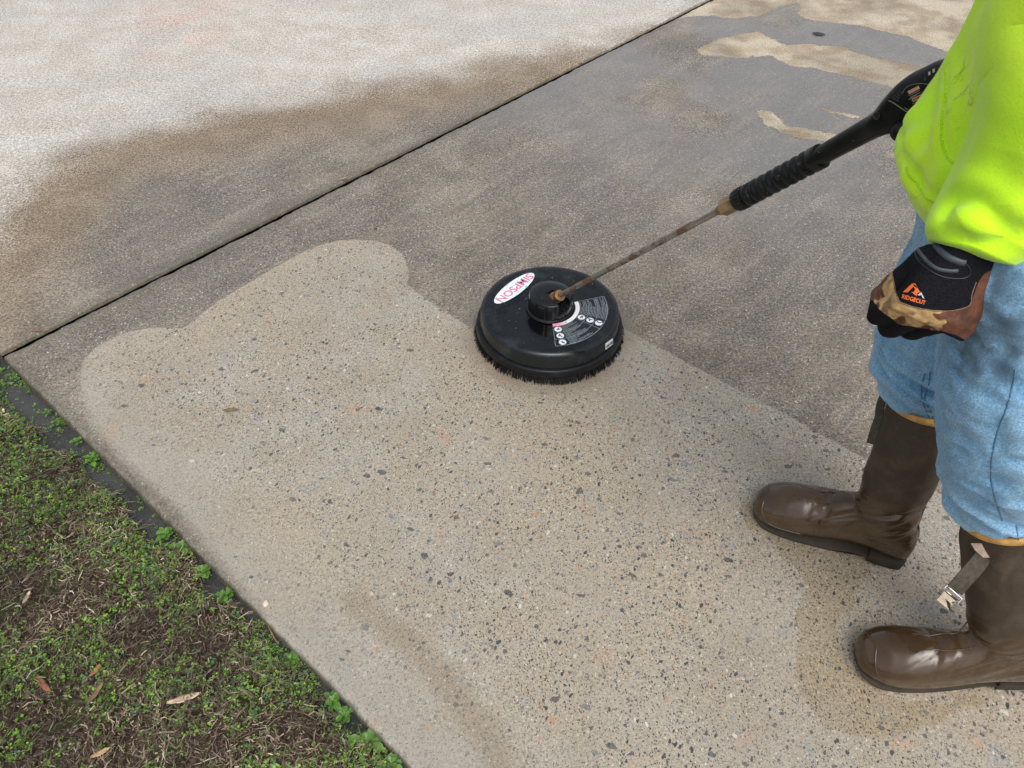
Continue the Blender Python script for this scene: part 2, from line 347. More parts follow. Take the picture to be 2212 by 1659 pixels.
# ------------------------------------------------------------------ slab frame: u along the joint, v along the lawn edge
O2 = G(0, 766)[:2]
ej = G(1530, 0)[:2] - O2; ej /= np.linalg.norm(ej)
ee = G(890, 1659)[:2] - O2; ee /= np.linalg.norm(ee)
def uv2w(u, v): return O2 + np.outer(np.ravel(u), ej) + np.outer(np.ravel(v), ee)
_inv = np.linalg.inv(np.column_stack([ej, ee]))
def w2uv(p): return (np.asarray(p)[:, :2] - O2) @ _inv.T

clean_px = [(172, 830), (173, 800), (182, 775), (203, 752), (235, 733), (280, 715), (330, 706), (375, 707), (397, 709), (418, 690), (470, 650), (520, 620), (600, 573), (660, 540), (700, 525), (735, 518), (770, 516), (812, 519), (845, 530), (870, 550), (882, 578), (883, 600), (878, 613), (905, 634), (960, 672), (1040, 722), (1110, 735), (1230, 715), (1345, 707), (1400, 737), (1500, 790), (1600, 845), (1700, 896), (1800, 952), (1870, 992), (1960, 1030), (2071, 1087), (2212, 1165), (2500, 1330)]
CLEAN = np.vstack([GP(clean_px), uv2w([3.5, 3.5, -.3, -.3], [1.6, 9, 9, float(w2uv(G(575, 1342)[None, :])[0, 1])])])
tail = GP([(565, 1328), (520, 1268), (470, 1204), (420, 1144), (368, 1082), (309, 1032), (250, 976), (212, 929), (188, 890), (176, 855)])
CLEAN = np.vstack([CLEAN, tail])
def zz(l): return [(1084 + .5097 * a, .5097 * b) for a, b in l]
ISLES = [GP(zz([(820, 228), (850, 200), (920, 165), (1000, 145), (1080, 137), (1150, 165), (1210, 190), (1330, 190), (1450, 200), (1560, 240), (1700, 270), (1860, 320), (1860, 400), (1660, 372), (1600, 358), (1500, 330), (1400, 310), (1320, 290), (1250, 285), (1210, 275), (1150, 240), (1080, 243), (1000, 246), (920, 242)])),
         np.vstack([GP(zz([(690, 84), (760, 76), (830, 66), (900, 70), (960, 80), (1100, 70), (1180, 30), (1250, 15), (1280, 30), (1240, 55), (1320, 90), (1450, 100), (1530, 110), (1600, 130), (1700, 150), (1800, 190), (1900, 222), (2300, 300)])), uv2w([9, 3.4], [1, -.1])]),
         GP(zz([(1085, 470), (1130, 468), (1180, 488), (1210, 528), (1350, 555), (1420, 575), (1400, 600), (1300, 592), (1200, 565), (1120, 535)])),
         GP(zz([(1345, 452), (1400, 465), (1470, 480), (1520, 500), (1490, 503), (1420, 487), (1350, 465)])),
         GP(zz([(1600, 630), (1700, 655), (1730, 680), (1660, 670)]))]
DRYB = GP([(-250, 760), (-120, 610), (0, 500), (49, 416), (122, 360), (211, 310), (294, 290), (392, 280), (465, 248), (563, 240), (661, 225), (735, 200), (882, 181), (1029, 150), (1130, 125), (1330, 105)])
DRY = np.vstack([DRYB, uv2w([6, 6, -4], [.2, -9, -9])])
PINK = GP([(330, 20), (480, 0), (440, 80), (360, 110)])
disc_c = G(1188, 663, .090)[:2]
WET_SHADE = [GP([(1600, 1100), (1615, 1140), (1680, 1180), (1735, 1240), (1770, 1290), (1830, 1255), (1880, 1225), (1905, 1215), (1900, 1185), (1800, 1120), (1700, 1060), (1640, 1050)]),  # outlines of the wet film plus painted boot reflection and shade
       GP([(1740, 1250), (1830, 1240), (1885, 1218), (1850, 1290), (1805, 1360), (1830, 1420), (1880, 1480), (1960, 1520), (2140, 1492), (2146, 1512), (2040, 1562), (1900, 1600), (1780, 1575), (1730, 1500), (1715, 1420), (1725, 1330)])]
SWIRL = GP([(760, 1290), (800, 1330), (860, 1370), (900, 1400), (950, 1460), (985, 1500), (1020, 1550), (1060, 1600), (1085, 1660)])

def slab(name, us, vs, far):
    U, Vv = np.meshgrid(us, vs, indexing='ij'); p = uv2w(U, Vv); n = len(p)
    u0, v0 = us[0], (vs[-1] if far else vs[0])
    de = U.ravel() - u0; dj = (v0 - Vv.ravel()) if far else (Vv.ravel() - v0)
    chip = .0016 * vnoise(np.c_[p * 22, np.zeros(n)], 3) + .0018 * vnoise(np.c_[p * 70, np.zeros(n)], 5)
    d = np.minimum(de, dj); R = .013 + chip * 1.2
    z = -np.where(d < R, R - np.sqrt(np.maximum(R * R - (R - np.minimum(d, R)) ** 2, 0)), 0)
    z += .0012 * fbm(np.c_[p * 3, np.zeros(n)], 2, 9) * sstep(0, .1, d)
    first = d <= 1e-6
    xy = p + ((chip * 1.0 * (dj < .02))[:, None] * (ee if not far else -ee)) + ((chip * (de < .02))[:, None] * ej)
    V = np.c_[xy, z]; nu, nv = len(us), len(vs); idx = np.arange(n).reshape(nu, nv)
    F = np.stack([idx[:-1, :-1], idx[1:, :-1], idx[1:, 1:], idx[:-1, 1:]], -1).reshape(-1, 4)
    # skirt down both exposed sides
    def skirt(line, V, F):
        m = len(V); low = V[line].copy(); low[:, 2] = -.10; V = np.vstack([V, low]); k = np.arange(m, m + len(line))
        Q = np.stack([line[:-1], line[1:], k[1:], k[:-1]], -1); return V, np.vstack([F, Q])
    V, F = skirt(idx[0, :], V, F); V, F = skirt(idx[:, -1 if far else 0][::-1], V, F)
    q = V[:, :2]
    e = np.concatenate([d, np.zeros(len(V) - n)])
    isl = np.max([sdf(q, i) for i in ISLES], 0) if not far else np.full(len(q), -1.)
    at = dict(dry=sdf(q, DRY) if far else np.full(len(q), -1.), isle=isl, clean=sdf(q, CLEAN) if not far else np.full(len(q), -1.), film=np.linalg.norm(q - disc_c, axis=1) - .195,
              edge=e, wet=np.max([sdf(q, i) for i in WET_SHADE], 0) if not far else np.full(len(q), -1.), pink=sstep(-.25, .1, sdf(q, PINK)))
    sw = np.full(len(q), 9.)
    for a, b in zip(SWIRL[:-1], SWIRL[1:]):
        ab = b - a; t = np.clip(((q - a) @ ab) / (ab @ ab), 0, 1); sw = np.minimum(sw, np.linalg.norm(q - a - t[:, None] * ab, axis=1))
    at['swirl'] = np.exp(-(sw / .030) ** 2)
    uv_ = w2uv(q); at['sheet'] = sstep(1.3, 2.3, uv_[:, 0]) * sstep(1.9, .9, uv_[:, 1]) * (0 if far else 1)
    o = obj(name, V, F, M_CON, attrs=at); o['kind'] = 'structure'; return o
edge_steps = np.array([0, .0015, .003, .006, .010, .015, .022])
us = np.concatenate([edge_steps, np.arange(.034, 3.9, .014), np.linspace(3.95, 12, 30)])
vn = np.concatenate([edge_steps, np.arange(.034, 2.4, .014), np.linspace(2.45, 8, 24)])
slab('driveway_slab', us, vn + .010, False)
slab('driveway_slab_dry', us, -(np.concatenate([edge_steps, np.arange(.034, 3.2, .016), np.linspace(3.25, 10, 24)]))[::-1] - .009, True)

# joint filler and wide ground below everything
V, F = box(np.r_[uv2w([6], [0])[0], -.115], np.r_[ej, 0], np.r_[ee, 0], (0, 0, 1), 6.2, .02, .045)
j_ = obj('joint', V, F, simple('joint_dirt', (.008, .007, .006), .8, 60, .5), smooth=False); j_['kind'] = 'structure'
gg = obj('ground', [(-300, -300, -.16), (300, -300, -.16), (300, 300, -.16), (-300, 300, -.16)], [(0, 1, 2, 3)], M_SOIL, smooth=False); gg['kind'] = 'structure'

# ------------------------------------------------------------------ lawn bed
def wid(v): return .017 + .030 * sstep(.95, .35, v) + .022 * vnoise(np.c_[v * 11, v * 0 + 2, v * 0], 4) + .008 * vnoise(np.c_[v * 37, v * 0 + 2, v * 0], 6)
def hl(u, v):
    q = -u; p = np.c_[u * 1., v * 1., u * 0]
    n = .010 * fbm(p * 9, 3, 11) + .004 * fbm(p * 40, 2, 12)
    g = sstep(0, .020, q - np.maximum(wid(v), .008)); return -.060 + g * .040 + n * (.25 + .75 * g) - .008 * (1 - g) * 0
lu = -np.concatenate([[0.0], np.arange(.006, 1.3, .007), np.linspace(1.35, 9, 30)])[::-1]; lv = np.concatenate([np.linspace(-9, -.5, 20), np.arange(-.45, 2.4, .012), np.linspace(2.5, 9, 20)])
U, Vv = np.meshgrid(lu, lv, indexing='ij'); pw = uv2w(U, Vv); z = hl(U.ravel(), Vv.ravel()); idx = np.arange(len(pw)).reshape(len(lu), len(lv))
F = np.stack([idx[:-1, :-1], idx[1:, :-1], idx[1:, 1:], idx[:-1, 1:]], -1).reshape(-1, 4)
s_ = obj('soil', np.c_[pw, z], F, M_SOIL); s_['kind'] = 'structure'
WZ = -.036
wv_ = uv2w([-.16, 0.004, 0.004, -.16], [-.6, -.6, 2.6, 2.6]); wt = obj('water', np.c_[wv_, np.full(4, WZ)], [(0, 1, 2, 3)], M_WATER, smooth=False); wt['kind'] = 'structure'

def scatter(n, u0=-1.25, v0=-.3, v1=2.1):
    u = u0 * RNG.random(n) ** 1.15; v = v0 + (v1 - v0) * RNG.random(n); return u, v
def green(u, v): return fbm(np.c_[u * 11, v * 11, u * 0], 3, 31) + .45 * sstep(.05, .0, np.abs(-u - .015)) - .22
# small leaves in little tufts
nr = 78000; u, v = scatter(nr); g = green(u, v); keep = (g + .35 * RNG.standard_normal(nr) > -.12); q = -u
pt_ = vnoise(np.c_[u * 30, v * 16, u * 0], 91); keep &= ~((q < wid(v)) & (RNG.random(nr) < np.where(pt_ > .10, .12, .88))); u, v, g = u[keep], v[keep], g[keep]; nr = len(u)
cx = uv2w(u, v); cz = np.maximum(hl(u, v), WZ - .014 + .012 * (RNG.random(nr) < .5)); kL = 6; N = nr * kL
C = np.repeat(np.c_[cx, cz], kL, 0); an = RNG.random(N) * 2 * pi; hh = np.repeat(.003 + .013 * RNG.random(nr), kL) + .003 * RNG.random(N)
sz = np.repeat(.0011 + .0023 * RNG.random(nr) ** 2.0, kL) * (.75 + .5 * RNG.random(N)); dist = sz * (.5 + .9 * RNG.random(N)); up = .15 + .6 * RNG.random(N)
D = np.c_[np.cos(an), np.sin(an), np.zeros(N)]; S = np.c_[-np.sin(an), np.cos(an), (RNG.random(N) - .5) * .8]; Zv = np.array([0, 0, 1.])
b0 = C + D * dist[:, None] * .4 + Zv * hh[:, None]; tip = b0 + D * (sz * 1.9)[:, None] + Zv * (sz * up)[:, None]; mid = b0 + D * (sz * 1.1)[:, None] + Zv * (sz * up * .9)[:, None]
V = np.stack([b0, mid - S * (sz * .72)[:, None], tip, mid + S * (sz * .72)[:, None]], 1).reshape(-1, 3); F = np.arange(N * 4).reshape(-1, 4)
hue = np.repeat(RNG.random(nr), kL); val = (.55 + .9 * RNG.random(N)) * np.repeat(.6 + .8 * RNG.random(nr), kL)
c = np.array([.070, .155, .020]) * (1 - hue)[:, None] + np.array([.16, .27, .032]) * hue[:, None]; c = c * val[:, None]
cool = np.repeat(RNG.random(nr) < .15, kL); c[cool] = np.array([.06, .14, .06]) * val[cool, None]
tag(obj('ground_cover', V, F, M_LEAF, attrs=dict(col=np.repeat(c, 4, 0)), smooth=False), 'small bright green leaves of low chickweed covering the lawn in patches', 'ground cover', kind='stuff')
# dead stems
ns = 115000; u, v = scatter(ns); g = green(u, v); keep = (g + .4 * RNG.standard_normal(ns) < .55) & (-u > wid(v) * .8); u, v = u[keep], v[keep]; ns = len(u)
p0 = np.c_[uv2w(u, v), hl(u, v) + .004 + .020 * RNG.random(ns)]
fl = fbm(np.c_[u * 9, v * 9, u * 0], 2, 77) * 3; a = fl + .9 * RNG.standard_normal(ns); Ln = .005 + .034 * RNG.random(ns) ** 2.6; wd = .0004 + .0009 * RNG.random(ns) ** 2.2
big = RNG.random(ns) < .012; wd[big] *= 2.2
d1 = np.c_[np.cos(a), np.sin(a), .18 * RNG.standard_normal(ns)]; a2 = a + .7 * RNG.standard_normal(ns); d2 = np.c_[np.cos(a2), np.sin(a2), .25 * RNG.standard_normal(ns) - .05]
a3 = a2 + .7 * RNG.standard_normal(ns); d3 = np.c_[np.cos(a3), np.sin(a3), .2 * RNG.standard_normal(ns) - .15]
pts = [p0, p0 + d1 * Ln[:, None] * .35]; pts.append(pts[1] + d2 * Ln[:, None] * .35); pts.append(pts[2] + d3 * Ln[:, None] * .3)
sd2 = np.c_[-np.sin(a), np.cos(a), .5 * RNG.standard_normal(ns)] * wd[:, None]; ws = [.7, 1, .9, .25]
V = np.stack([x for k in range(4) for x in (pts[k] - sd2 * ws[k], pts[k] + sd2 * ws[k])], 1); V[..., 2] = np.maximum(V[..., 2], np.repeat(hl(u, v)[:, None], 8, 1) + .001); V = V.reshape(-1, 3)
o = np.arange(ns)[:, None] * 8; F = np.concatenate([o + np.array([0, 1, 3, 2]), o + np.array([2, 3, 5, 4]), o + np.array([4, 5, 7, 6])], 0)
r = RNG.random(ns); br = (.35 + .9 * RNG.random(ns)); dk = fbm(np.c_[u * 7, v * 7, u * 0], 2, 55)
c = np.where((r < .34)[:, None], [.27, .20, .14], np.where((r < .74)[:, None], [.105, .060, .045], np.where((r < .86)[:, None], [.52, .43, .32], [.20, .21, .07]))) * (br * (1 - .45 * sstep(-.1, .6, dk)))[:, None]
tag(obj('dead_grass', V, F, M_STRAW, attrs=dict(col=np.repeat(c, 8, 0)), smooth=False), 'tangled brown and tan dead grass stems matted over the lawn', 'dead grass', kind='stuff')
# green blades
nb = 2600; u, v = scatter(nb); keep = (green(u, v) > -.1) & (-u > .01); u, v = u[keep], v[keep]; nb = len(u)
p0 = np.c_[uv2w(u, v), hl(u, v)]; a = RNG.random(nb) * 2 * pi; Ln = .012 + .028 * RNG.random(nb); D = np.c_[np.cos(a), np.sin(a), np.zeros(nb)]; S = np.c_[-np.sin(a), np.cos(a), np.zeros(nb)] * (.0005 + .0005 * RNG.random(nb))[:, None]
m1 = p0 + D * (Ln * .4)[:, None] + Zv * (Ln * .35)[:, None]; t1 = p0 + D * (Ln * 1.)[:, None] + Zv * (Ln * .4)[:, None]
V = np.stack([p0 - S, p0 + S, m1 - S, m1 + S, t1 - S * .1, t1 + S * .1], 1).reshape(-1, 3); o = np.arange(nb)[:, None] * 6; F = np.concatenate([o + np.array([0, 1, 3, 2]), o + np.array([2, 3, 5, 4])], 0)
c = np.array([.10, .20, .03]) * (.5 + RNG.random(nb))[:, None]
tag(obj('grass', V, F, M_LEAF, attrs=dict(col=np.repeat(c, 6, 0)), smooth=False), 'thin green grass blades scattered through the lawn', 'grass', kind='stuff')

# single rosette weeds
def leafmesh(base, d, s, L, Wd, droop, k=6, spat=True):
    Vs = []; 
    for i in range(k + 1):
        t = i / k; wdt = Wd * ((.18 + .9 * sin(pi * min(t * 1.02, 1) ** 1.9)) if spat else sin(pi * (.06 + .94 * t)) ** .8)
        if t > .98: wdt = Wd * .12
        c = base + d * L * t + np.array([0, 0, 1]) * (L * .55 * t - L * droop * t * t)
        Vs += [c - s * wdt + np.array([0, 0, 1]) * wdt * .25, c - np.array([0, 0, 1]) * wdt * .15, c + s * wdt + np.array([0, 0, 1]) * wdt * .25]
    Fs = []
    for i in range(k):
        a = i * 3; Fs += [(a, a + 1, a + 4, a + 3), (a + 1, a + 2, a + 5, a + 4)]
    return np.array(Vs), Fs
M_WEED = MB('weed_leaf'); c = M_WEED.mix(M_WEED.ss(M_WEED.noise(70, 3), .35, .65), (.065, .165, .020), (.12, .25, .035)); M_WEED = M_WEED.out(c, .38, M_WEED.bump(M_WEED.noise(300, 2), .0004, .6))
weeds = [(107, 896, .013, 'tiny bright green rosette weed, topmost of those in the gutter water'), (130, 918, .016, 'small green weed touching the slab edge just below the topmost weed'), (180, 955, .020, 'trailing green weed hugging the slab edge above the star-shaped rosette'),
         (213, 991, .026, 'star-shaped yellow-green rosette weed overhanging the gutter water'), (122, 1003, .020, 'pale green rosette weed set back in the lawn from the gutter'), (222, 1077, .021, 'yellow-green rosette weed at the lawn margin below the star-shaped one'),
         (382, 1146, .027, 'broad-leaved green weed lying half in the gutter water'), (400, 1188, .030, 'long-leaved light green weed on the lawn margin beside broad-leaved weed'), (465, 1224, .028, 'dense round green rosette weed against the slab edge at mid height'),
         (335, 1236, .020, 'spiky light green weed inside the lawn left of the dense round rosette'), (520, 1268, .024, 'leafy green weed pressed to slab edge above the pale stone'), (648, 1416, .022, 'small green weed between two pools of gutter water'),
         (722, 1520, .022, 'yellowish weed on the lawn side of the lowest gutter pool'), (768, 1530, .026, 'green weed on the slab side of the lowest gutter pool'), (820, 1585, .034, 'largest round-leaved green weed near the bottom of slab edge'), (862, 1640, .028, 'green weed at the very bottom of the slab edge')]
for i, (x, y, R_, lab) in enumerate(weeds):
    b = G(x, y, -.030); uvb = w2uv(b[None, :])[0]
    if uvb[0] > -.004: b[:2] = uv2w([-.006 - R_ * .35], [uvb[1]])[0]
    rr = random.Random(i * 13 + 5); nl = rr.randint(8, 13); parts = []
    for k in range(nl):
        a = 2 * pi * k / nl + rr.uniform(-.3, .3); dd = np.array([cos(a), sin(a), 0]); ss_ = np.array([-sin(a), cos(a), 0]); f = rr.uniform(.55, 1.05) * (1 if k % 2 else .75)
        parts.append(leafmesh(b + np.array([0, 0, .006 + .004 * (k % 3)]), dd, ss_, R_ * f, R_ * rr.uniform(.17, .24), rr.uniform(.2, .6)))
    for k in range(4):
        a = rr.uniform(0, 6.28); dd = np.array([cos(a), sin(a), 0]); parts.append(leafmesh(b + np.array([0, 0, .016]), dd, np.array([-sin(a), cos(a), 0]), R_ * .4, R_ * .13, .1))
    V, F = merge(*parts); tag(obj('weed', V, F, M_WEED, origin=b), lab, 'weed', 'rosette weeds along the slab edge')

# litter: dry leaf scraps, pine needle, stone
def scrap(px, py, L, Wd, ang, col, lab, zb=-.008, curl=.4, name='fallen_leaf', cat='fallen leaf'):
    b = G(px, py, zb); d = np.array([cos(ang), sin(ang), 0]); s = np.array([-sin(ang), cos(ang), 0]); R = []
    for i in range(9):
        t = i / 8 - .5; w_ = Wd * (1 - (2 * t) ** 2 * .75) * (1 + .15 * sin(i * 2.3)); c0 = b + d * L * t + s * curl * .2 * L * (t * t) + np.array([0, 0, .004 + .012 * curl * t * t])
        R.append(np.array([c0 - s * w_ + [0, 0, w_ * .7 * curl], c0 - s * w_ * .4, c0 + s * w_ * .4, c0 + s * w_ + [0, 0, w_ * .7 * curl], c0 + s * w_ * .4 - [0, 0, .0012], c0 - s * w_ * .4 - [0, 0, .0012]]))
    V, F = rings(R); m = simple('leaf_' + str(px), col, .6, 90, .35); return tag(obj(name, V, F, m, origin=b), lab, cat, 'dry leaf scraps')
scrap(94, 1479, .052, .0055, radians(-38), (.25, .09, .055), 'long reddish-brown leaf scrap, leftmost one lying on the lawn')
scrap(208, 1450, .026, .0050, radians(65), (.34, .13, .07), 'short orange-brown leaf scrap on the lawn above dark brown one')
scrap(209, 1499, .046, .0055, radians(72), (.18, .10, .06), 'dark brown leaf scrap with pale tip on the lawn below the orange-brown scrap')
scrap(399, 1511, .060, .0070, radians(18), (.52, .38, .27), 'largest pale tan leaf scrap lying on the lawn')
scrap(219, 1628, .032, .0050, radians(30), (.50, .33, .18), 'tan pointed leaf scrap at the bottom of the lawn')
scrap(60, 1292, .028, .0045, radians(85), (.45, .33, .24), 'small upright pale leaf scrap on the upper lawn')
scrap(498, 889, .034, .0050, radians(12), (.24, .165, .085), 'curled brown leaf on the washed concrete', .001, .9)
scrap(741, 388, .030, .0040, radians(30), (.55, .33, .22), 'pale orange leaf scrap stuck in the slab joint', .001, .3)
scrap(82, 716, .030, .0028, radians(8), (.30, .14, .05), 'rust-brown leaf sliver across the slab joint by its left end', .001, .2)
scrap(1768, 75, .055, .016, radians(-20), (.035, .037, .04), 'dark spot on the far damp concrete, built as a flat leaf', .001, .1)  # leaf shape standing in for a dark stain on the slab
scrap(812, 497, .012, .004, radians(0), (.16, .07, .035), 'tiny red-brown leaf crumb on the unwashed concrete', .001, .5)
b = G(574, 1304, .0); V, F, N = bake(*lathe([(.001, -.004), (.007, -.002), (.009, .002), (.006, .006), (.001, .007)], b, 12), [('SUBSURF', dict(levels=1))])
V = V + N * (.0012 * vnoise(V * 300, 3))[:, None]; V[:, 0] = b[0] + (V[:, 0] - b[0]) * .8; tag(obj('stone', V, F, simple('pale_stone', (.62, .50, .40), .6, 80, .2), origin=b), 'small pale pebble perched on the slab edge above the gutter', 'stone')
nd = smooth_path([G(563, 1327, -.016), G(578, 1350, -.012), G(588, 1370, -.012), G(598, 1387, -.018)]); V, F = tube(nd, .0008, 6); tag(obj('pine_needle', V, F, simple('needle', (.38, .15, .07), .6), origin=nd[0]), 'bent orange-brown pine needle crossing the lawn to the gutter pool', 'pine needle')

# ------------------------------------------------------------------ surface cleaner
def plastic(name, col=(.012, .013, .015), rough=.32, wear=.0):
    m = MB(name); n1 = m.noise(30, 4, .65); n2 = m.noise(260, 2); dust = m.ss(m.noise(12, 4, .7), .54, .70, 0, .45)
    c = m.mix(dust, col, (.035, .04, .045)); spk = m.vor(170, dim='3D'); c = m.mix(m.M('MULTIPLY', m.ss(spk.outputs['Distance'], .07, .12, 1, 0), m.M('LESS_THAN', m.sep(spk.outputs['Color'])[0], .06 + wear)), c, (.35, .34, .32))
    rr = m.ss(n1, .3, .7, rough - .1, rough + .15)
    if name == 'black_plastic':
        dv = m.n('ShaderNodeVectorMath', dict(operation='DISTANCE'), i0=m.scale(m.v, (1, 1, 0)), i1=(-.012, -.088, 0)).outputs['Value']; wt_ = m.ss(m.M('ADD', dv, m.M('MULTIPLY_ADD', m.noise(38, 4, .7), .09, -.045)), .040, .046, 1, 0)
        wt_ = m.M('MAXIMUM', wt_, m.ss(m.noise(16, 4, .6, m.scale(m.v, (1, 1, 1), loc=(3, 1, 0))), .60, .62)); c = m.mix(wt_, c, (.002, .002, .003)); rr = m.M('MULTIPLY', rr, m.M('MULTIPLY_ADD', wt_, -.75, 1.0))
    return m.out(c, rr, m.bump(n2, .00025, .5), IOR=1.5, Specular_IOR_Level=.5 if 'plastic' in name else .3)
M_BLK = plastic('black_plastic', (.0038, .0062, .0085), .24); M_BLKG = plastic('wet_black_plastic', (.006, .007, .008), .14); M_RUB = plastic('black_rubber', (.0045, .0055, .0065), .38, .05)
def brass():
    m = MB('brass'); c = m.mix(m.ss(m.noise(160, 4), .4, .65), (.36, .21, .10), (.20, .115, .06)); return m.out(c, .42, m.bump(m.noise(300, 3), .0003, .6), Metallic=.75)
def rusty():
    m = MB('rusty_steel'); n = m.noise(13, 6, .75, m.scale(m.v, (1, 1, 1))); k = m.ss(n, .47, .56); n2 = m.ss(m.noise(120, 3), .3, .7)
    c = m.mix(k, (.33, .32, .30), m.mix(n2, (.085, .04, .022), (.19, .115, .07))); return m.out(c, m.ss(n, .4, .6, .22, .65), m.bump(n, .0006, .6), Metallic=m.ss(n, .47, .56, .9, .1))
M_BRASS = brass(); M_RUST = rusty()
def plain(name, col, rough=.5, **kw): return MB(name).out(col, rough, **kw)
M_WHITE = simple('label_white', (.78, .80, .84), .35, 300, .12); M_INK = plain('print_black', (.012, .012, .014), .4)

DC = np.array([disc_c[0], disc_c[1], 0.0]); RT = .181
cleaner = empty('surface_cleaner', DC, 'round black surface cleaner with brush skirt, steel lance and spray gun, standing on the concrete', 'surface cleaner')
prof = [(.02, .083), (RT - .030, .0895), (RT - .014, .0900), (RT - .006, .0885), (RT - .001, .0845), (RT + .0010, .079), (RT + .003, .060), (RT + .005, .044), (RT + .0052, .0415), (RT - .01, .040), (.05, .040)]
def dents(i, t, r): return np.full(len(t), r) + (.0005 * np.sin(t * 9) if i in (3, 4, 5) else 0)
V, F = lathe(prof, DC, 160, mod=dents); housing = obj('housing', V, F, M_BLK, cleaner, autosharp=40)
V, F = lathe([(RT - .004, .0425), (RT + .0095, .0435), (RT + .0125, .0415), (RT + .0135, .037), (RT + .0150, .024), (RT + .013, .020), (RT - .006, .020)], DC, 160); obj('skirt_ring', V, F, M_RUB, cleaner, autosharp=50)
# seam clip on the ring
ps = []; nb = 1250
a = RNG.random(nb) * 2 * pi; rr0 = RT + .004 + .009 * RNG.random(nb); a = np.round(a / (2 * pi / 120)) * (2 * pi / 120) + .008 * RNG.standard_normal(nb)
out_ = .005 + .007 * RNG.random(nb); dirr = np.c_[np.cos(a), np.sin(a), np.zeros(nb)]; tan = np.c_[-np.sin(a), np.cos(a), np.zeros(nb)]; top = DC + dirr * rr0[:, None] + Zv * .024
low = DC + dirr * (rr0 + out_)[:, None] + Zv * (.0008 + .004 * RNG.random(nb))[:, None] + tan * (.003 * RNG.standard_normal(nb))[:, None]; wb = .0013
V = np.stack([top - tan * wb, top + tan * wb, top - dirr * wb, low - tan * wb * .6, low + tan * wb * .6, low - dirr * wb * .6], 1).reshape(-1, 3); o = np.arange(nb)[:, None] * 6
F = np.concatenate([o + np.array(q_) for q_ in ((0, 1, 4, 3), (1, 2, 5, 4), (2, 0, 3, 5))], 0); bo = obj('bristles', V, F, plain('bristle', (.004, .004, .005), .6, Specular_IOR_Level=.25), cleaner, smooth=False); bo['kind'] = 'stuff'
for rad_, zz_ in ((.150, .0),):
    pass
dv_, df_ = [], []
for k in range(50):
    a_ = RNG.random() * 2 * pi; r_ = sqrt(RNG.random()) * (RT - .02); rd = .0006 + .0012 * RNG.random() ** 2
    if r_ > .07: dv_.append(lathe([(rd, 0), (rd * .85, rd * .35), (rd * .45, rd * .6), (rd * .05, rd * .66)], DC + [r_ * cos(a_), r_ * sin(a_), .0897], 8))
wd_ = obj('water_drops', *merge(*dv_), plain('water_drop', (.22, .25, .27), .08), cleaner); wd_['kind'] = 'stuff'
# hub with fluted side and a slot for the swivelling fitting
L1 = P(1990, 222, 1.06); L0 = DC + np.array([0, 0, .112]); LA = (L1 - L0) / np.linalg.norm(L1 - L0); az = LA * [1, 1, 0]; az /= np.linalg.norm(az); azs = np.cross([0, 0, 1.], az)
def flute(i, t, r): return r * (1 - (.030 * (np.sin(t * 13) > .82) if i in (2, 3, 4) else 0))
hp = [(.0635, .0880), (.0620, .0915), (.0590, .0930), (.0580, .110), (.0565, .128), (.0540, .1345), (.0495, .1375), (.030, .1385), (.004, .1385)]
V, F = lathe(hp, DC, 156, mod=flute)
V2, F2 = tube([DC + az * s + Zv * .130 for s in (-.006, .012, .035, .08)], [.0145, .0165, .019, .021], 20)
cut_me = bpy.data.meshes.new('c'); cut_me.from_pydata([tuple(q) for q in V2], [], F2); cut = bpy.data.objects.new('c', cut_me); COL.objects.link(cut)
V, F, _ = bake(V, F, [('BOOLEAN', dict(object=cut, operation='DIFFERENCE', solver='EXACT'))]); bpy.data.objects.remove(cut); bpy.data.meshes.remove(cut_me)
obj('hub_cap', V, F, M_BLKG, cleaner, autosharp=35)
V, F = merge(lathe([(.021, -.03), (.0215, .018), (.001, .018)], DC + Zv * .112 - az * 0 , 24, ax=(0, 0, 1)), lathe([(.006, 0), (.006, .03)], DC + Zv * .118, 16, ax=LA)); obj('swivel', V, F, M_BRASS, cleaner)
def hexmod(i, t, r): return r / np.cos((t % (pi / 3)) - pi / 6) * .93
def knurl(i, t, r): return r * (1 + .02 * np.sign(np.sin(t * 24)))
V, F = merge(lathe([(.009, .014), (.013, .015), (.0155, .018), (.0158, .030), (.0140, .032)], L0, 96, ax=LA, mod=knurl), lathe([(.0115, .030), (.0118, .040), (.0145, .041), (.0148, .052), (.009, .0535)], L0, 96, ax=LA))
obj('coupling', V, F, M_BRASS, cleaner, autosharp=40)
LT = np.linalg.norm(L1 - L0)
def s_at(px):      # station along the lance that is seen at column px
    lo, hi = 0, 1
    for _ in range(40):
        md = (lo + hi) / 2; p_ = L0 + LA * LT * md; v_ = p_ - CC; x_ = 1106 + FPX * v_[0] / (v_ @ CF)
        if x_ < px: lo = md
        else: hi = md
    return lo * LT
sF, sG0, sG1, sB0 = s_at(1560), s_at(1592), s_at(1745), s_at(1760)
npt = [L0 + LA * s for s in np.linspace(.045, sF + .01, 30)]; V, F = tube(npt, .0066, 20); obj('lance', V, F, M_RUST, cleaner)
V, F = lathe([(.0068, sF - .014), (.0085, sF - .008), (.0125, sF), (.0150, sF + .004), (.0150, sG0 + .004)], L0, 60, ax=LA, mod=hexmod); obj('hex_fitting', V, F, simple('tan_brass', (.23, .155, .075), .5, 60, .3), cleaner, smooth=False)
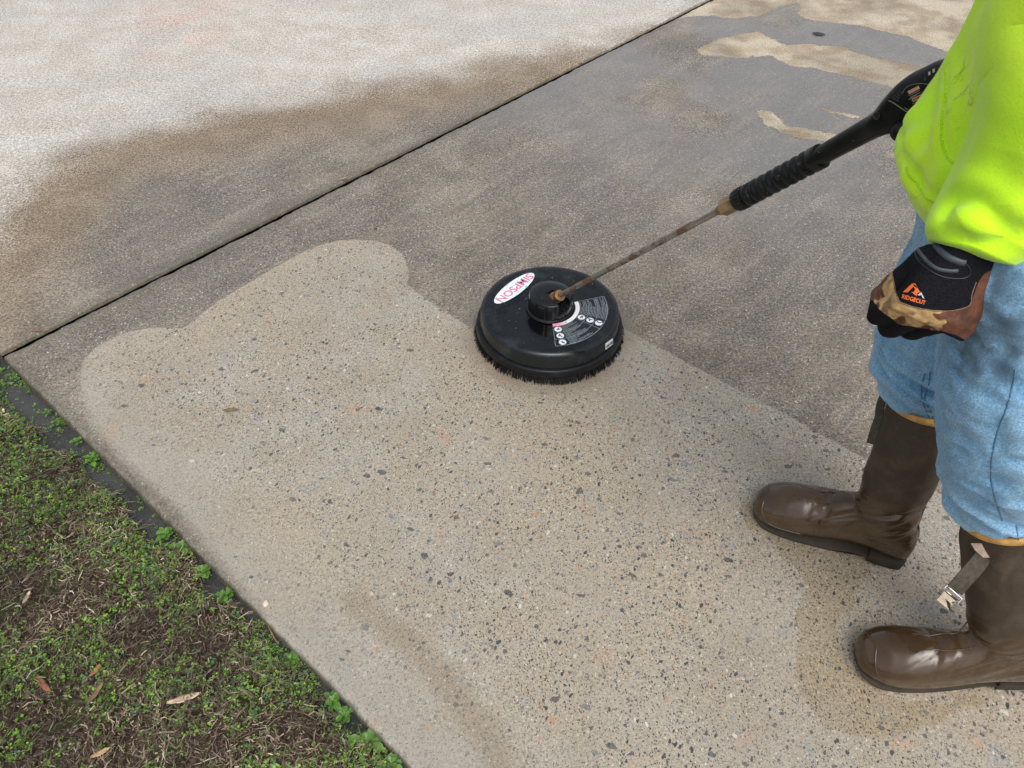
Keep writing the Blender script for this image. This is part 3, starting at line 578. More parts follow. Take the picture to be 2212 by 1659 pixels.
# collar nut + ribbed grip
def notch(i, t, r): return r * (1 - .05 * (np.sin(t * 14) > .55))
V, F = lathe([(.012, sG0), (.0190, sG0 + .001), (.0205, sG0 + .004), (.0208, sG0 + .022), (.0195, sG0 + .025)], L0, 112, ax=LA, mod=notch); obj('collar_nut', V, F, M_RUB, cleaner, autosharp=40)
gp = [(.0175, sG0 + .0255), (.0180, sG0 + .027), (.0200, sG0 + .028), (.0200, sG0 + .042)]; g0 = sG0 + .044; g1 = sG1 + .008; K = 7; stp = (g1 - g0) / K
for k in range(K):
    b = g0 + stp * k; gp += [(.0170, b), (.0190, b + stp * .2), (.0204, b + stp * .42), (.0202, b + stp * .62), (.0186, b + stp * .85), (.0170, b + stp * .97)]
gp += [(.0205, g1 + .004), (.0200, g1 + .02)]
V, F = lathe(gp, L0, 48, ax=LA); grip = obj('grip', V, F, M_RUB, cleaner, autosharp=70)
tg = bvh(V, F)
for (x_, y_) in ((1618, 411), (1728, 353)):
    h = pix_hit(tg, x_, y_)
    if h is not None:
        nn_ = np.array(tg.find_nearest(Vector(h))[1]); nn_ = nn_ if nn_ @ CF < 0 else -nn_; v_, f_ = lathe([(.0022, 0), (.0034, .0003), (.0037, .0012), (.0030, .0014), (.0028, -.001), (.0001, -.001)], h, 20, ax=nn_); obj('screw_hole', v_, f_, M_INK, grip)
# gun body: outline in the plane through the lance that faces the near side
GN = np.cross(LA, [0, 0, 1.]); GN /= np.linalg.norm(GN); GN = GN if GN @ CF < 0 else -GN; GV = np.cross(GN, LA); GV = GV if GV[2] > 0 else -GV
def gpt(x, y):      # sight line -> point in gun plane
    d = ray(x, y); t = ((L0 - CC) @ GN) / (d @ GN); p_ = CC + d * t - L0; return p_ @ LA, p_ @ GV
tops = [(1742, 332), (1786, 304), (1846, 268), (1892, 238), (1913, 211), (1937, 184), (1967, 160), (1997, 145), (2027, 131), (2070, 122), (2110, 135)]
bots = [(1760, 366), (1816, 338), (1876, 307), (1916, 289), (1945, 282), (1975, 275), (2003, 266), (2030, 262), (2060, 255), (2095, 235), (2120, 200)]
tp = smooth_path([gpt(*q) for q in tops], 4); bt = smooth_path([gpt(*q) for q in bots], 4)
R = []
for i, (a_, b_) in enumerate(zip(tp, bt)):
    c_ = (a_ + b_) / 2; half = (a_ - b_) / 2; ax1 = LA * half[0] + GV * half[1]; th = .0205 if i < 8 else .0205 + .0015 * min(i - 8, 4)
    R.append(ell(L0 + LA * c_[0] + GV * c_[1], ax1, GN, 1.0, th * (1 if i < len(tp) - 3 else .85), 36, 2.7 if i > 10 else 2.2 + .05 * i))
GVt, GF = rings(R); gunb = obj('gun_body', GVt, GF, M_RUB, cleaner); tgun = bvh(GVt, GF)
def pixpath(pts): return [pix_hit(tgun, a, b, .0004) for a, b in pts]
dz = lambda x, y: (1869.9 + x * .09803, 108.4 + y * .09803)     # zoomed crop -> D pixels
rim = []
v_, f_ = ridge(tgun, [dz(*q) for q in [(510, 1110), (640, 1180), (800, 1290), (900, 1350), (1040, 1385), (1190, 1360)]], .0007); V_, F_ = v_, f_
v2, f2 = ridge(tgun, [dz(*q) for q in [(860, 1270), (960, 1325), (1080, 1345), (1200, 1320)]], .0005); v3, f3 = ridge(tgun, [dz(*q) for q in [(800, 980), (860, 860), (960, 780), (1100, 745), (1250, 735), (1400, 760)]], .0004)
V, F = merge((V_, F_), (v2, f2), (v3, f3)); obj('body_seam', V, F, simple('worn_edge', (.20, .19, .15), .6), gunb)
for k in range(4):
    v_, f_ = ridge(tgun, [dz(590 + k * 52, 1040 - k * 42), dz(660 + k * 45, 1090 - k * 40), dz(730 + k * 22, 1130 - k * 55)], .0016, -.0006); 
    if len(v_): obj('vent_slot', v_, f_, M_INK, gunb)
for (x_, y_) in ((1405, 515), (1500, 455), (1310, 640)):
    v_, f_ = ridge(tgun, [dz(x_, y_ - 35), dz(x_, y_), dz(x_, y_ + 35)], .0016, -.0002)
    if len(v_): obj('vent_slot', v_, f_, simple('slot_light', (.45, .42, .36), .6) if y_ < 600 else M_INK, gunb)
h = pix_hit(tgun, *dz(250, 1450))
if h is not None:
    nn_ = np.array(tgun.find_nearest(Vector(h))[1]); v_, f_ = lathe([(.0035, 0), (.0052, .0004), (.0056, .0012), (.0046, .0014), (.004, -.001), (.0001, -.001)], h, 24, ax=nn_); obj('screw_hole', v_, f_, M_INK, gunb)
def crease(V, N, tree, px, w, dep, lip=.45):
    q = [pix_hit(tree, a, b) for a, b in smooth_path(px, 5)]; q = [a for a in q if a is not None]
    if len(q) < 2: return V
    d = np.full(len(V), 9.); tt_ = np.zeros(len(V))
    for i, (a, b) in enumerate(zip(q[:-1], q[1:])):
        ab = b - a; t = np.clip(((V - a) @ ab) / (ab @ ab + 1e-12), 0, 1); dd = np.linalg.norm(V - a - t[:, None] * ab, axis=1); k = dd < d; d[k] = dd[k]; tt_[k] = (i + t[k]) / len(q)
    am = np.sin(np.pi * np.clip(tt_ * .86 + .10, 0, 1)) ** .6
    return V + N * (dep * am * (-np.exp(-(d / w) ** 2) + lip * np.exp(-((d - 2.1 * w) / (w * 1.1)) ** 2)))[:, None]
def decal(tree, V2, F2, o_px, ang, sc, off=.0004, asp=1.0):
    """flat art laid on a surface; V2 in units where sc = D pixels per unit"""
    ca, sa = cos(ang), sin(ang); out = []
    for x, y in np.asarray(V2)[:, :2]:
        px = o_px[0] + sc * (x * ca + y * asp * sa); py = o_px[1] + sc * (x * sa - y * asp * ca); h_ = pix_hit(tree, px, py, off)
        out.append(h_ if h_ is not None else None)
    ok = [k is not None for k in out]; F3 = [f for f in F2 if all(ok[i] for i in f)]
    return np.array([k if k is not None else np.zeros(3) for k in out]), F3
def rect2(w_, h_, nx=6): 
    xs = np.linspace(-w_ / 2, w_ / 2, nx + 1); V = [(x, y, 0) for y in (-h_ / 2, h_ / 2) for x in xs]; return np.array(V), [(i, i + 1, nx + 2 + i, nx + 1 + i) for i in range(nx)]
ga = radians(-27)
def gl(name, V2, F2, at_, sc, mat, off=.0005):
    v_, f_ = decal(tgun, V2, F2, dz(*at_), ga, sc, off)
    if f_: return obj(name, v_, f_, mat, gunb, smooth=False)
M_RED = simple('label_red', (.62, .14, .10), .45, 200, .2); M_ORG = simple('label_orange', (.62, .19, .05), .45, 200, .2); M_PINKW = simple('label_cream', (.72, .62, .55), .45); M_TXT = simple('label_grey_text', (.52, .56, .54), .5)
gl('danger_sign', *rect2(26.5, 7.0), (1063, 877), 1.0, M_PINKW); gl('danger_sign', *rect2(25, 5.6), (1063, 877), 1.0, M_RED, .0008)
gl('danger_text', *text2d('DANGER', 5.2, .06), (1088, 866), 1.0, M_PINKW, .0011); gl('danger_text', *poly2([(-2, -1.8), (2, -1.8), (0, 1.9)]), (975, 915), 1.0, M_PINKW, .0011)
gl('warning_sign', *rect2(29.5, 7.2), (1168, 1040), 1.0, M_PINKW); gl('warning_sign', *rect2(28, 5.8), (1168, 1040), 1.0, M_ORG, .0008)
gl('warning_text', *text2d('WARNING', 5.0, .06), (1192, 1028), 1.0, M_INK, .0011); gl('warning_text', *poly2([(-2, -1.8), (2, -1.8), (0, 1.9)]), (1070, 1095), 1.0, M_INK, .0011)
rows = [((1035, 940), 'To reduce the risk of'), ((1065, 978), 'injection or severe injury'), ((1095, 1015), 'always keep hands clear'), ((1150, 1130), 'To reduce the risk of'), ((1170, 1162), 'injury read operator'), ((1185, 1195), 'manual before using')]
for c_, tx in [((1070, 945), 'To reduce the risk of'), ((1090, 985), 'injection or severe'), ((1040, 1035), 'injury keep clear'), ((1160, 1120), 'To reduce the risk of'), ((1170, 1158), 'injury read and'), ((1150, 1205), 'operator manual')]: gl('label_text', *text2d(tx, 3.0, .03), c_, 1.0, M_TXT)
gl('serial_text', *text2d('S/N 17', 4.6, .03), (1160, 1245), 1.0, M_TXT)
# trigger knob and handle going down behind the jacket
tk = P(1948, 283, 1.075); V, F = capsule(tk, P(1968, 277, 1.07), .016, .013); V2, F2 = tube([P(1962, 262, 1.08), P(1985, 300, 1.09), P(2010, 345, 1.10), P(2045, 395, 1.10)], [.017, .016, .0165, .018], 16); V, F, _ = voxel(*merge((V, F), (V2, F2)), .003); obj('handle', V, F, M_RUB, cleaner)
hz = smooth_path([P(2045, 395, 1.10), P(2080, 470, 1.12), P(2180, 560, 1.15), P(2330, 640, 1.3), P(2700, 700, 1.75), G(3100, 800)+[0,0,.012], G(3600, 700)+[0,0,.012]], 10); V, F = tube(hz, .0085, 12); obj('hose', V, F, M_RUB, cleaner)

# labels on the housing
def D2(x, y, z=.0905):  # zoom1 coords -> local disc xy
    p_ = G(949 + x * .22052 * 1.0, 531.6 + y * .22052, z); return p_[:2] - DC[:2]
def dtop(V2, h): V2 = np.asarray(V2); return np.c_[DC[0] + V2[:, 0], DC[1] + V2[:, 1], .0898 + h + np.zeros(len(V2))]
ov = np.array([D2(*q) for q in [(548, 530), (575, 470), (640, 395), (720, 330), (800, 280), (870, 255), (915, 265), (920, 310), (890, 365), (830, 425), (760, 480), (680, 530), (600, 555), (560, 552)]])
oc = ov.mean(0); far_ = D2(915, 258) - D2(545, 550); Lov = np.linalg.norm(far_); ex = -far_ / Lov; ey = np.array([-ex[1], ex[0]])      # text runs down-left, tops towards the hub
wid_ = np.ptp((ov - oc) @ ey)
t = np.linspace(0, 2 * pi, 64, endpoint=False); oval = oc + np.outer(Lov * .50 * np.cos(t), ex) + np.outer(wid_ * .5 * np.sin(t), ey)
def holo():
    m = MB('holographic_foil'); s = m.noise(1.0, 3, .7, m.scale(m.scale(m.v, (1, 1, 1), rot=(0, 0, radians(-50))), (60, 420, 1))); c = m.ramp(s, [(0, (.05, .35, .45)), (.40, (.18, .55, .68)), (.47, (.80, .90, .95)), (.60, (.92, .95, .97)), (.68, (.75, .65, .85)), (.75, (.90, .95, .95))])
    big_ = m.ss(m.noise(40, 2), .50, .62); c = m.mix(big_, c, (.86, .92, .95)); return m.out(c, .3, Metallic=.0)
lab1 = obj('oval_label', dtop(oval, .0004), [tuple(range(64))], holo(), cleaner, smooth=False)
tv, tf = text2d('SIMPSON', 1.0, .018); tw = np.ptp(tv[:, 0]); sc_ = Lov * .86 / tw; th_ = np.ptp(tv[:, 1]); sy_ = wid_ * .50 / th_
tv2 = oc + np.outer(tv[:, 0] * sc_, ex) + np.outer(tv[:, 1] * sy_, ey); tf = [f[::-1] if False else f for f in tf]
obj('label_text', dtop(tv2, .0009), tf, simple('label_magenta', (.70, .20, .33), .4, 200, .25), lab1, smooth=False)
# raised ring around the label
def polyring(c2, a1, b1, e1, e2, r_, h, t0=0, t1=2 * pi, n=60):
    t = np.linspace(t0, t1, n); q_ = c2 + np.outer(a1 * np.cos(t), e1) + np.outer(b1 * np.sin(t), e2); return tube(np.c_[q_ + DC[:2], np.full(n, .0897 + h)], r_, 6)
V, F = polyring(oc, Lov * .60, wid_ * .78, ex, ey, .0007, 0, radians(-160), radians(165)); obj('embossed_oval', V, F, M_BLKG, housing)
# fan-shaped warning label
A0 = math.atan2(*D2(1630, 487)[::-1]); A1 = math.atan2(*D2(1135, 965)[::-1]); A0, A1 = (A0, A1) if A1 < A0 else (A0, A1 - 2 * pi)
ri = (np.linalg.norm(D2(1335, 535)) + np.linalg.norm(D2(1115, 745))) / 2; ro = (np.linalg.norm(D2(1630, 487)) + np.linalg.norm(D2(1135, 965))) / 2
def sector(r0, r1, a0, a1, h, n=40):
    t = np.linspace(a0, a1, n); q0 = np.c_[r0 * np.cos(t), r0 * np.sin(t)]; q1 = np.c_[r1 * np.cos(t), r1 * np.sin(t)]
    return dtop(np.vstack([q0, q1]), h), [(i, i + 1, n + i + 1, n + i) for i in range(n - 1)]
AS = A0 + (A1 - A0); base_l = obj('warning_label', *sector(ri, ro + .003, A0, A1, .0003), simple('label_black', (.010, .012, .016), .3), cleaner, smooth=False)
lw = .0009; dr_ = (ro - ri); rb = ri + dr_ * .13; rings_r = [rb + (ro - rb) * k / 3 for k in range(4)]; AM = A0 + (A1 - A0) * .50
parts = [sector(ro - lw, ro, A0, A1, .0007), sector(ri, ro, A0, A0 + lw / ro * np.sign(A1 - A0), .0007, 3), sector(ri, ro, A1 - lw / ro * np.sign(A1 - A0), A1, .0007, 3), sector(rb, ro, AM, AM + lw / ro, .0007, 3)]
parts += [sector(q_ - lw * .4, q_ + lw * .4, A0, A1, .0007) for q_ in rings_r[1:3]]
sg = np.sign(A1 - A0)
for si, (s0, s1) in enumerate(((A0, AM), (AM, A1))):
    for k in range(3):
        nl = 6
        for j in range(nl):
            r_ = rings_r[k] + (rings_r[k + 1] - rings_r[k]) * (j + .8) / (nl + .4); span = abs(s1 - s0); l0 = span * .07; l1 = span * random.uniform(.45, .93 if si else .86)
            if j % 4 == 0: l1 = span * .84
            if si == 0: l0, l1 = span - .25 - (l1 - l0), span - .26
            else: l0, l1 = span - l1, span - .25
            if si == 0: a_, b_ = s0 + sg * max(l0, .03), s0 + sg * l1
            else: a_, b_ = s0 + sg * max(.03, l0 * 1.0), s0 + sg * l1
            x = a_
            while (b_ - x) * sg > .02:        # broken into words
                y_ = x + sg * random.uniform(.05, .16); y_ = y_ if (b_ - y_) * sg > 0 else b_; parts.append(sector(r_ - .00045, r_ + .00045, x, y_, .0007, 8)); x = y_ + sg * .012
V, F = merge(*parts); obj('label_print', V, F, simple('print_silver', (.40, .49, .53), .35), base_l, smooth=False)
mbp = MB('label_band'); gx = mbp.n('ShaderNodeSeparateXYZ', None, Vector=mbp.v).outputs[0]; cc_ = mbp.mix(mbp.ss(gx, .01, .05), (.80, .30, .42), (.85, .83, .84)); obj('label_band', *sector(ri, rb, A0, A1, .0007), mbp.out(cc_, .35), base_l, smooth=False)
def circ(c2, r_, n=28): t = np.linspace(0, 2 * pi, n, endpoint=False); return np.c_[c2[0] + r_ * np.cos(t), c2[1] + r_ * np.sin(t)]
IB_ = []
ic, ib = [], []
for si, ss0 in ((0, AM - sg * .13), (1, A1 - sg * .14)):
    for k in range(3):
        rm = (rings_r[k] + rings_r[k + 1]) / 2; aa = ss0 + sg * .0 ; aa = ss0 + (sg * (.0)) ; c2 = np.array([rm * cos(aa), rm * sin(aa)]); r_ = dr_ * .115
        ico = obj('label_icon', dtop(circ(c2, r_), .0009), [tuple(range(28))], M_WHITE, base_l, smooth=False); ib = []
        rng = random.Random(k + si * 3); er = np.array([cos(aa), sin(aa)]); et = np.array([-sin(aa), cos(aa)])
        for q_ in range(2 + k % 2):
           
            o_ = c2 + er * rng.uniform(-.3, .3) * r_ + et * rng.uniform(-.3, .3) * r_; th = rng.uniform(0, 3); d_ = np.array([cos(th), sin(th)]); n_ = np.array([-d_[1], d_[0]]); ib.append((dtop([o_ - d_ * r_ * .5 - n_ * r_ * .1, o_ + d_ * r_ * .5 - n_ * r_ * .16, o_ + d_ * r_ * .55 + n_ * r_ * .12, o_ - d_ * r_ * .4 + n_ * r_ * .16], .0012), [(0, 1, 2, 3)]))
        V, F = merge(*ib); obj('icon_print', V, F, M_INK, base_l, smooth=False)
# small triangle in the band
am_ = A0 + (A1 - A0) * .72; rm = (ri + rb) / 2; c2 = np.array([rm * cos(am_), rm * sin(am_)]); tq = [c2 + .0028 * np.array([cos(am_ + 2.1 * k), sin(am_ + 2.1 * k)]) for k in range(3)]; obj('label_icon', dtop(tq, .0012), [(0, 1, 2)], M_INK, base_l, smooth=False)
# barcode sticker on the side
thb = bvh(*lathe(prof, DC, 160)); bq = [(1625, 955), (1697, 900), (1700, 960), (1627, 1015)]
def zpx(x, y): return 949 + x * .22052, 531.6 + y * .22052
st = []; NXB = 10
for vv_ in (0, 1):
    for i in range(NXB + 1):
        t = i / NXB; p_ = (1 - vv_) * ((1 - t) * np.array(bq[0]) + t * np.array(bq[1])) + vv_ * ((1 - t) * np.array(bq[3]) + t * np.array(bq[2])); st.append(pix_hit(thb, *zpx(*p_), .0005))
bs = obj('barcode_sticker', np.array(st), [(i, i + 1, NXB + 2 + i, NXB + 1 + i) for i in range(NXB)], M_WHITE, cleaner)
parts = []; t = .06
while t < .92:
    wb_ = random.choice((.02, .035, .05))
    if not (.30 < t < .34): parts.append(([pix_hit(thb, *zpx(*((1 - v_) * ((1 - u_) * np.array(bq[0]) + u_ * np.array(bq[1])) + v_ * ((1 - u_) * np.array(bq[3]) + u_ * np.array(bq[2])))), .0009) for u_, v_ in ((t, .38), (t + wb_, .38), (t + wb_, .85), (t, .85))], [(0, 1, 2, 3)]))
    t += wb_ + random.choice((.02, .04))
obj('barcode', *merge(*[(np.array(a), b) for a, b in parts]), M_INK, bs, smooth=False)

# ------------------------------------------------------------------ person
PB = np.array([.70, .82, 0.0])
# body, one continuous surface, almost all of it inside the clothes
hipc = np.array([.66, .84, .88]); chest = np.array([.62, .84, 1.26]); neck = np.array([.58, .84, 1.50]); headc = np.array([.53, .84, 1.63])
kn = P(2172, 930, 1.03); kf = P(2015, 790, 1.28)
ankn = G(2200, 1455) + [-.06, 0, .10]; 
TN, HN = G(1846, 1432), G(2245, 1462); TF_, HF = G(1628, 1098), G(1958, 1212)
def bframe(T, H): f = T - H; f[2] = 0; f /= np.linalg.norm(f); return f, np.cross([0, 0, 1.], f)
fN, lN = bframe(TN, HN); fF, lF = bframe(TF_, HF)
AN_ = TN - fN * .238; AF_ = TF_ - fF * .240
topN = G(2176, 1108, .385); topF = G(2006, 868, .385)
wristL = P(2068, 528, .835); elbowL = P(2290, 330, .82); shL = np.array([.60, .62, 1.40]); wristR = P(2085, 330, 1.12); elbowR = P(2330, 300, 1.12); shR = np.array([.62, 1.05, 1.40])
sideL = [shL, P(2300, 130, .755), P(2210, 360, .815), P(2120, 500, .845), wristL]
segs = [(AN_ + [0, 0, .07], topN, .028, .034), (topN, P(2178, 985, 1.08), .034, .04), (P(2178, 985, 1.08), P(2262, 610, .90), .045, .06), (AF_ + [0, 0, .07], topF, .028, .034), (topF, P(2012, 770, 1.27), .034, .04), (P(2012, 770, 1.27), P(2150, 500, 1.08), .045, .06), (P(2240, 600, .90), P(2150, 500, 1.06), .07, .07),
        (hipc, chest, .09, .11), (chest, neck, .10, .055), (neck, headc, .055, .07), (headc, headc + [0, 0, .05], .082, .080), (headc + [-.05, 0, -.03], headc + [-.055, 0, -.06], .05, .038), (headc + [-.085, 0, -.005], headc + [-.098, 0, -.02], .012, .011),
        (headc + [0, .083, 0], headc + [0.01, .085, .01], .016, .012), (headc + [0, -.083, 0], headc + [0.01, -.085, .01], .016, .012), (chest + [0, -.12, .08], shL, .06, .055), *[(a_, b_, .034, .030) for a_, b_ in zip(sideL[:-2], sideL[1:-1])], (sideL[-2], P(2085, 535, .862), .024, .018), (chest + [0, .12, .08], shR, .06, .055), (shR, elbowR, .045, .035), (elbowR, wristR, .033, .024)]
V, F, _ = voxel(*merge(*[capsule(*s) for s in segs]), .009, 3)
person = obj('person', V, F, simple('skin', (.48, .27, .19), .5), origin=PB); tag(person, 'person in a hi-vis yellow hoodie, blue jeans and brown rubber boots standing on the concrete', 'person')
V, F, _ = voxel(*merge(capsule(headc + [.025, 0, .045], headc + [.02, 0, .075], .088, .082), capsule(headc + [.06, 0, -.02], headc + [.06, 0, .03], .055, .06)), .009, 2); obj('hair', V, F, simple('hair', (.05, .032, .02), .7, 80, .4), person)

# boots
def boot_mat():
    m = MB('boot_rubber'); hgt = m.n('ShaderNodeSeparateXYZ', None, Vector=m.tc.outputs['Object']).outputs[2]
    wetm = m.ss(m.M('ADD', hgt, m.M('MULTIPLY_ADD', m.noise(8, 3), .10, -.05)), .13, .22, 1, 0)
    dust = m.ss(m.noise(26, 5, .7), .45, .70, 0, .65); c = m.mix(dust, (.042, .028, .016), (.082, .058, .038)); c = m.mix(wetm, c, m.mix(m.ss(m.noise(18, 3), .4, .6), (.048, .026, .011), (.066, .038, .016)))
    sc = m.noise(1, 3, .7, m.scale(m.v, (30, 30, 160))); c = m.mix(m.M('MULTIPLY', m.ss(sc, .66, .74, 0, .35), m.M('SUBTRACT', 1., wetm)), c, (.13, .10, .075))
    ro_ = m.M('ADD', m.M('MULTIPLY', wetm, -.43), m.ss(m.noise(30, 4), .3, .7, .50, .68)); ro_ = m.M('ADD', ro_, m.M('MULTIPLY', wetm, m.ss(m.noise(14, 4, .6), .46, .54, -.03, .14)))
    h_ = m.M('ADD', m.M('MULTIPLY', m.noise(220, 3), m.M('SUBTRACT', 1.15, wetm)), m.M('MULTIPLY', m.noise(14, 3), 2.2)); return m.out(c, ro_, m.bump(h_, .0009, .6), IOR=1.5, Coat_Weight=m.M('MULTIPLY', wetm, .25), Coat_Roughness=.06)
M_BOOT = boot_mat(); M_SOLE = simple('boot_sole', (.030, .022, .013), .8, 30, .3, .5); M_TRIM = simple('boot_trim', (.60, .34, .10), .6, 60, .22, .3); M_METAL = plain('buckle_steel', (.45, .45, .45), .3, Metallic=.9); M_CANVAS = simple('strap_webbing', (.055, .045, .03), .75, 120, .35, .8, 500)
FOOT = [(-.071, .014, .040, .070), (-.066, .029, .026, .10), (-.052, .036, .021, .125), (-.025, .0385, .020, .145), (.01, .0385, .020, .155), (.045, .040, .018, .150), (.08, .044, .012, .130), (.115, .0490, .008, .114), (.150, .0525, .006, .104), (.180, .0530, .006, .096), (.205, .0500, .007, .086), (.224, .0430, .010, .074), (.237, .032, .015, .060), (.243, .019, .022, .048)]
def boot(name_label, A, f, l, top, lift=0.0, seed=0, side=1):
    up = np.array([0, 0, 1.]); R = []
    def pt(x, y, z): return A + f * x + l * y + up * (z + lift * sstep(.12, -.06, np.array(x)))
    for (x, hw, zb, zt) in FOOT:
        c_ = pt(x, side * (.006 * sin((x + .07) * 12)), (zb + zt) / 2); hh_ = (zt - zb) / 2; t = np.linspace(0, 2 * pi, 32, endpoint=False); ct, st_ = np.cos(t), np.sin(t)
        yy = np.sign(ct) * np.abs(ct) ** .75 * hw * np.where(st_ > 0, 1 - .20 * st_ ** 2, 1); zz_ = np.where(st_ > 0, st_, np.sign(st_) * np.abs(st_) ** .55) * hh_
        R.append(c_ + np.outer(yy, l) + np.outer(zz_, up))
    parts = [rings(R)]; a0 = pt(.000, 0, .075); path = smooth_path([a0, pt(.006, 0, .130), a0 * .72 + top * .28 + f * .002, a0 * .35 + top * .65, top], 7); n_ = len(path); R = []
    for i, p_ in enumerate(path):
        s = i / (n_ - 1); ax = path[min(i + 1, n_ - 1)] - path[max(i - 1, 0)]; x_, y_, a_ = frame(ax, f); rx = np.interp(s, [0, .15, .3, .5, .75, 1], [.056, .062, .060, .061, .065, .066]); ry = np.interp(s, [0, .15, .3, .5, .75, 1], [.038, .042, .045, .053, .060, .062]); R.append(ell(p_, x_, y_, rx, ry, 36))
    parts.append(rings(R)); V, F, N = voxel(*merge(*parts), .0030, 7)
    rel = V - A; X = rel @ f; Y = rel @ l; Z = rel[:, 2]
    # ankle creases, shaft rumples, toe crease
    ank = np.exp(-((Z - .135) / .045) ** 2) * sstep(-.08, .02, X + .02); q_ = np.c_[X * 10, Y * 10, Z * 34 + X * 22 + seed]
    d_ = -.0050 * ank * (1 - 2.2 * np.abs(fbm(q_, 2, seed))) ; d_ += .0032 * fbm(np.c_[V * 14] + seed, 2, seed + 3) * sstep(.14, .24, Z); d_ += .0016 * vnoise(np.c_[X * 18, Y * 18, Z * 30], seed + 7) * sstep(.15, .2, Z)
    toe = np.exp(-((X - .115) / .03) ** 2) * sstep(.05, .09, Z); d_ -= .0024 * toe * np.maximum(0, np.sin(X * 150 + 5 * vnoise(np.c_[X * 12, Y * 22, Z * 12], 3 + seed)))
    V = V + N * d_[:, None]
    o = obj('boot', V, F, M_BOOT, person, origin=A); o['label'] = name_label; tr = bvh(V, F)
    # outsole (follows the foot, slightly proud) and heel block
    R = []; outl = [(x, hw) for (x, hw, zb, zt) in FOOT]
    pts2 = [(-.0725, 0)] + [(x, hw - .0015) for x, hw in outl[1:-1]] + [(.2435, 0)]; L_ = [(x, y) for x, y in pts2] + [(x, -y) for x, y in pts2[::-1][1:-1]]; L_ = np.array(L_); sm = smooth_path(np.vstack([L_, L_[:1]]), 4)[:-1]
    def zs(x): return (.0005 + .014 * sstep(.07, .03, x)) + .010 * sstep(.20, .248, x) 
    for zo, k in ((0, .97), (.003, 1.0), (.007, 1.0), (.009, .96)):
        R.append(np.array([pt(x * k + .087 * (1 - k), y * k, float(zs(np.array(x))) * (1 - zo / .02) + zo + .006 * float(sstep(.20, .248, np.array(x)))) for x, y in sm]))
    R = [r_ for r_ in R]; V2, F2 = rings(R); obj('sole', V2, F2, M_SOLE, o)
    hb = [(x, y) for x, y in sm if x < .005]; hb = np.array(hb); hb = hb[np.argsort(np.arctan2(hb[:, 1], hb[:, 0] + .035))]
    R = [np.array([pt(-.035 + (x + .035) * k, y * k, z_) for x, y in hb]) for z_, k in ((.0003, .94), (.003, .98), (.021, 1.02), (.026, .98))]; V2, F2 = rings(R); obj('heel', V2, F2, M_SOLE, o, autosharp=50)
    # raised seams: toe cap line and vamp lines
    sv = []
    def rl(pts, r_=.0012):
        r_ *= 1.5
        q_ = []
        for p_ in smooth_path(np.array([pt(*a) for a in pts]), 6):
            h_ = tr.find_nearest(Vector(p_)); q_.append(np.array(h_[0]) + np.array(h_[1]) * -.0002)
        return tube(np.array(q_), r_, 6)
    sv.append(rl([(.13, -.07, .012), (.18, -.066, .020), (.212, -.045, .035), (.222, -.02, .06), (.224, 0, .075), (.222, .02, .06), (.212, .045, .035), (.18, .066, .020), (.13, .07, .012)], .0013))
    sv.append(rl([(.17, -.022, .11), (.12, -.020, .13), (.09, -.021, .135)], .0009)); sv.append(rl([(.17, .022, .11), (.12, .020, .13), (.09, .021, .135)], .0009))
    sv.append(rl([(-.07, .0, .05), (-.08, 0, .12), (-.075, 0, .17)], .0014)); sv.append(rl([(.045, -.06, .02), (.043, -.06, .06), (.038, -.055, .085)], .0009)); sv.append(rl([(.02, -.055, .115), (-.01, -.056, .113), (-.03, -.055, .112), (-.055, -.045, .110)], .0009))
    for V2, F2 in sv: obj('raised_seam', V2, F2, M_BOOT, o)
    # tan trim band round the top
    ax = path[-1] - path[-3]; x_, y_, a_ = frame(ax, f); R = [ell(top + a_ * h_, x_, y_, .066 + k, .062 + k, 48) for h_, k in ((-.010, -.002), (-.009, .0022), (.001, .0028), (.0035, .001), (.003, -.004), (-.008, -.006))]
    V2, F2 = rings(R, cap=False); obj('trim_band', V2, F2, M_TRIM, o)
    return o, tr
bN, tN = boot('left boot, the nearer one, with buckled strap hanging at its front', AN_, fN, lN, topN, .012, 3, 1)
bF, tF = boot('right boot, the farther one, flat on the wet concrete', AF_, fF, lF, topF, 0, 11, -1)
# straps: flat webbing with a buckle
def strap(par, pts, hw, th=.0012, nrm=None):
    p_ = smooth_path(pts, 6); R = []
    for i in range(len(p_)):
        a = p_[min(i + 1, len(p_) - 1)] - p_[max(i - 1, 0)]; x_, y_, a = frame(a, nrm); R.append(ell(p_[i], x_, y_, th, hw, 12, 4))
    V, F = rings(R); return obj('strap', V, F, M_CANVAS, par)
z5 = lambda x, y: (1735 + x * .3135, 1138.6 + y * .3135)
s_t = pix_hit(tN, *z5(1235, 185), .002); tt = (s_t - CC) @ CF
pS = [s_t, P(*z5(1232, 215), tt - .006), P(*z5(1190, 270), tt - .012), P(*z5(1120, 350), tt - .010), P(*z5(1040, 440), tt - .0)]
sO = strap(bN, pS, .0145, nrm=-CF)
V, F = box(pix_hit(tN, *z5(1245, 158), .001), CR, CU * .8 - CR * .5, -CF, .0135, .014, .0012); obj('patch', V, F, simple('glue_patch', (.33, .25, .20), .7, 80, .2), bN, smooth=False)
bc = P(*z5(1020, 470), tt); dx = (P(*z5(1060, 500), tt) - P(*z5(985, 435), tt)); dx /= np.linalg.norm(dx); dy = np.cross(-CF, dx)
bk = [tube(np.array([bc - dx * .016 - dy * .007, bc + dx * .016 - dy * .007, bc + dx * .016 + dy * .007, bc - dx * .016 + dy * .007, bc - dx * .016 - dy * .007]), .0018, 8), tube(np.array([bc - dx * .016, bc + dx * .016]), .0016, 8)]; V, F = merge(*bk); obj('buckle', V, F, M_METAL, bN)
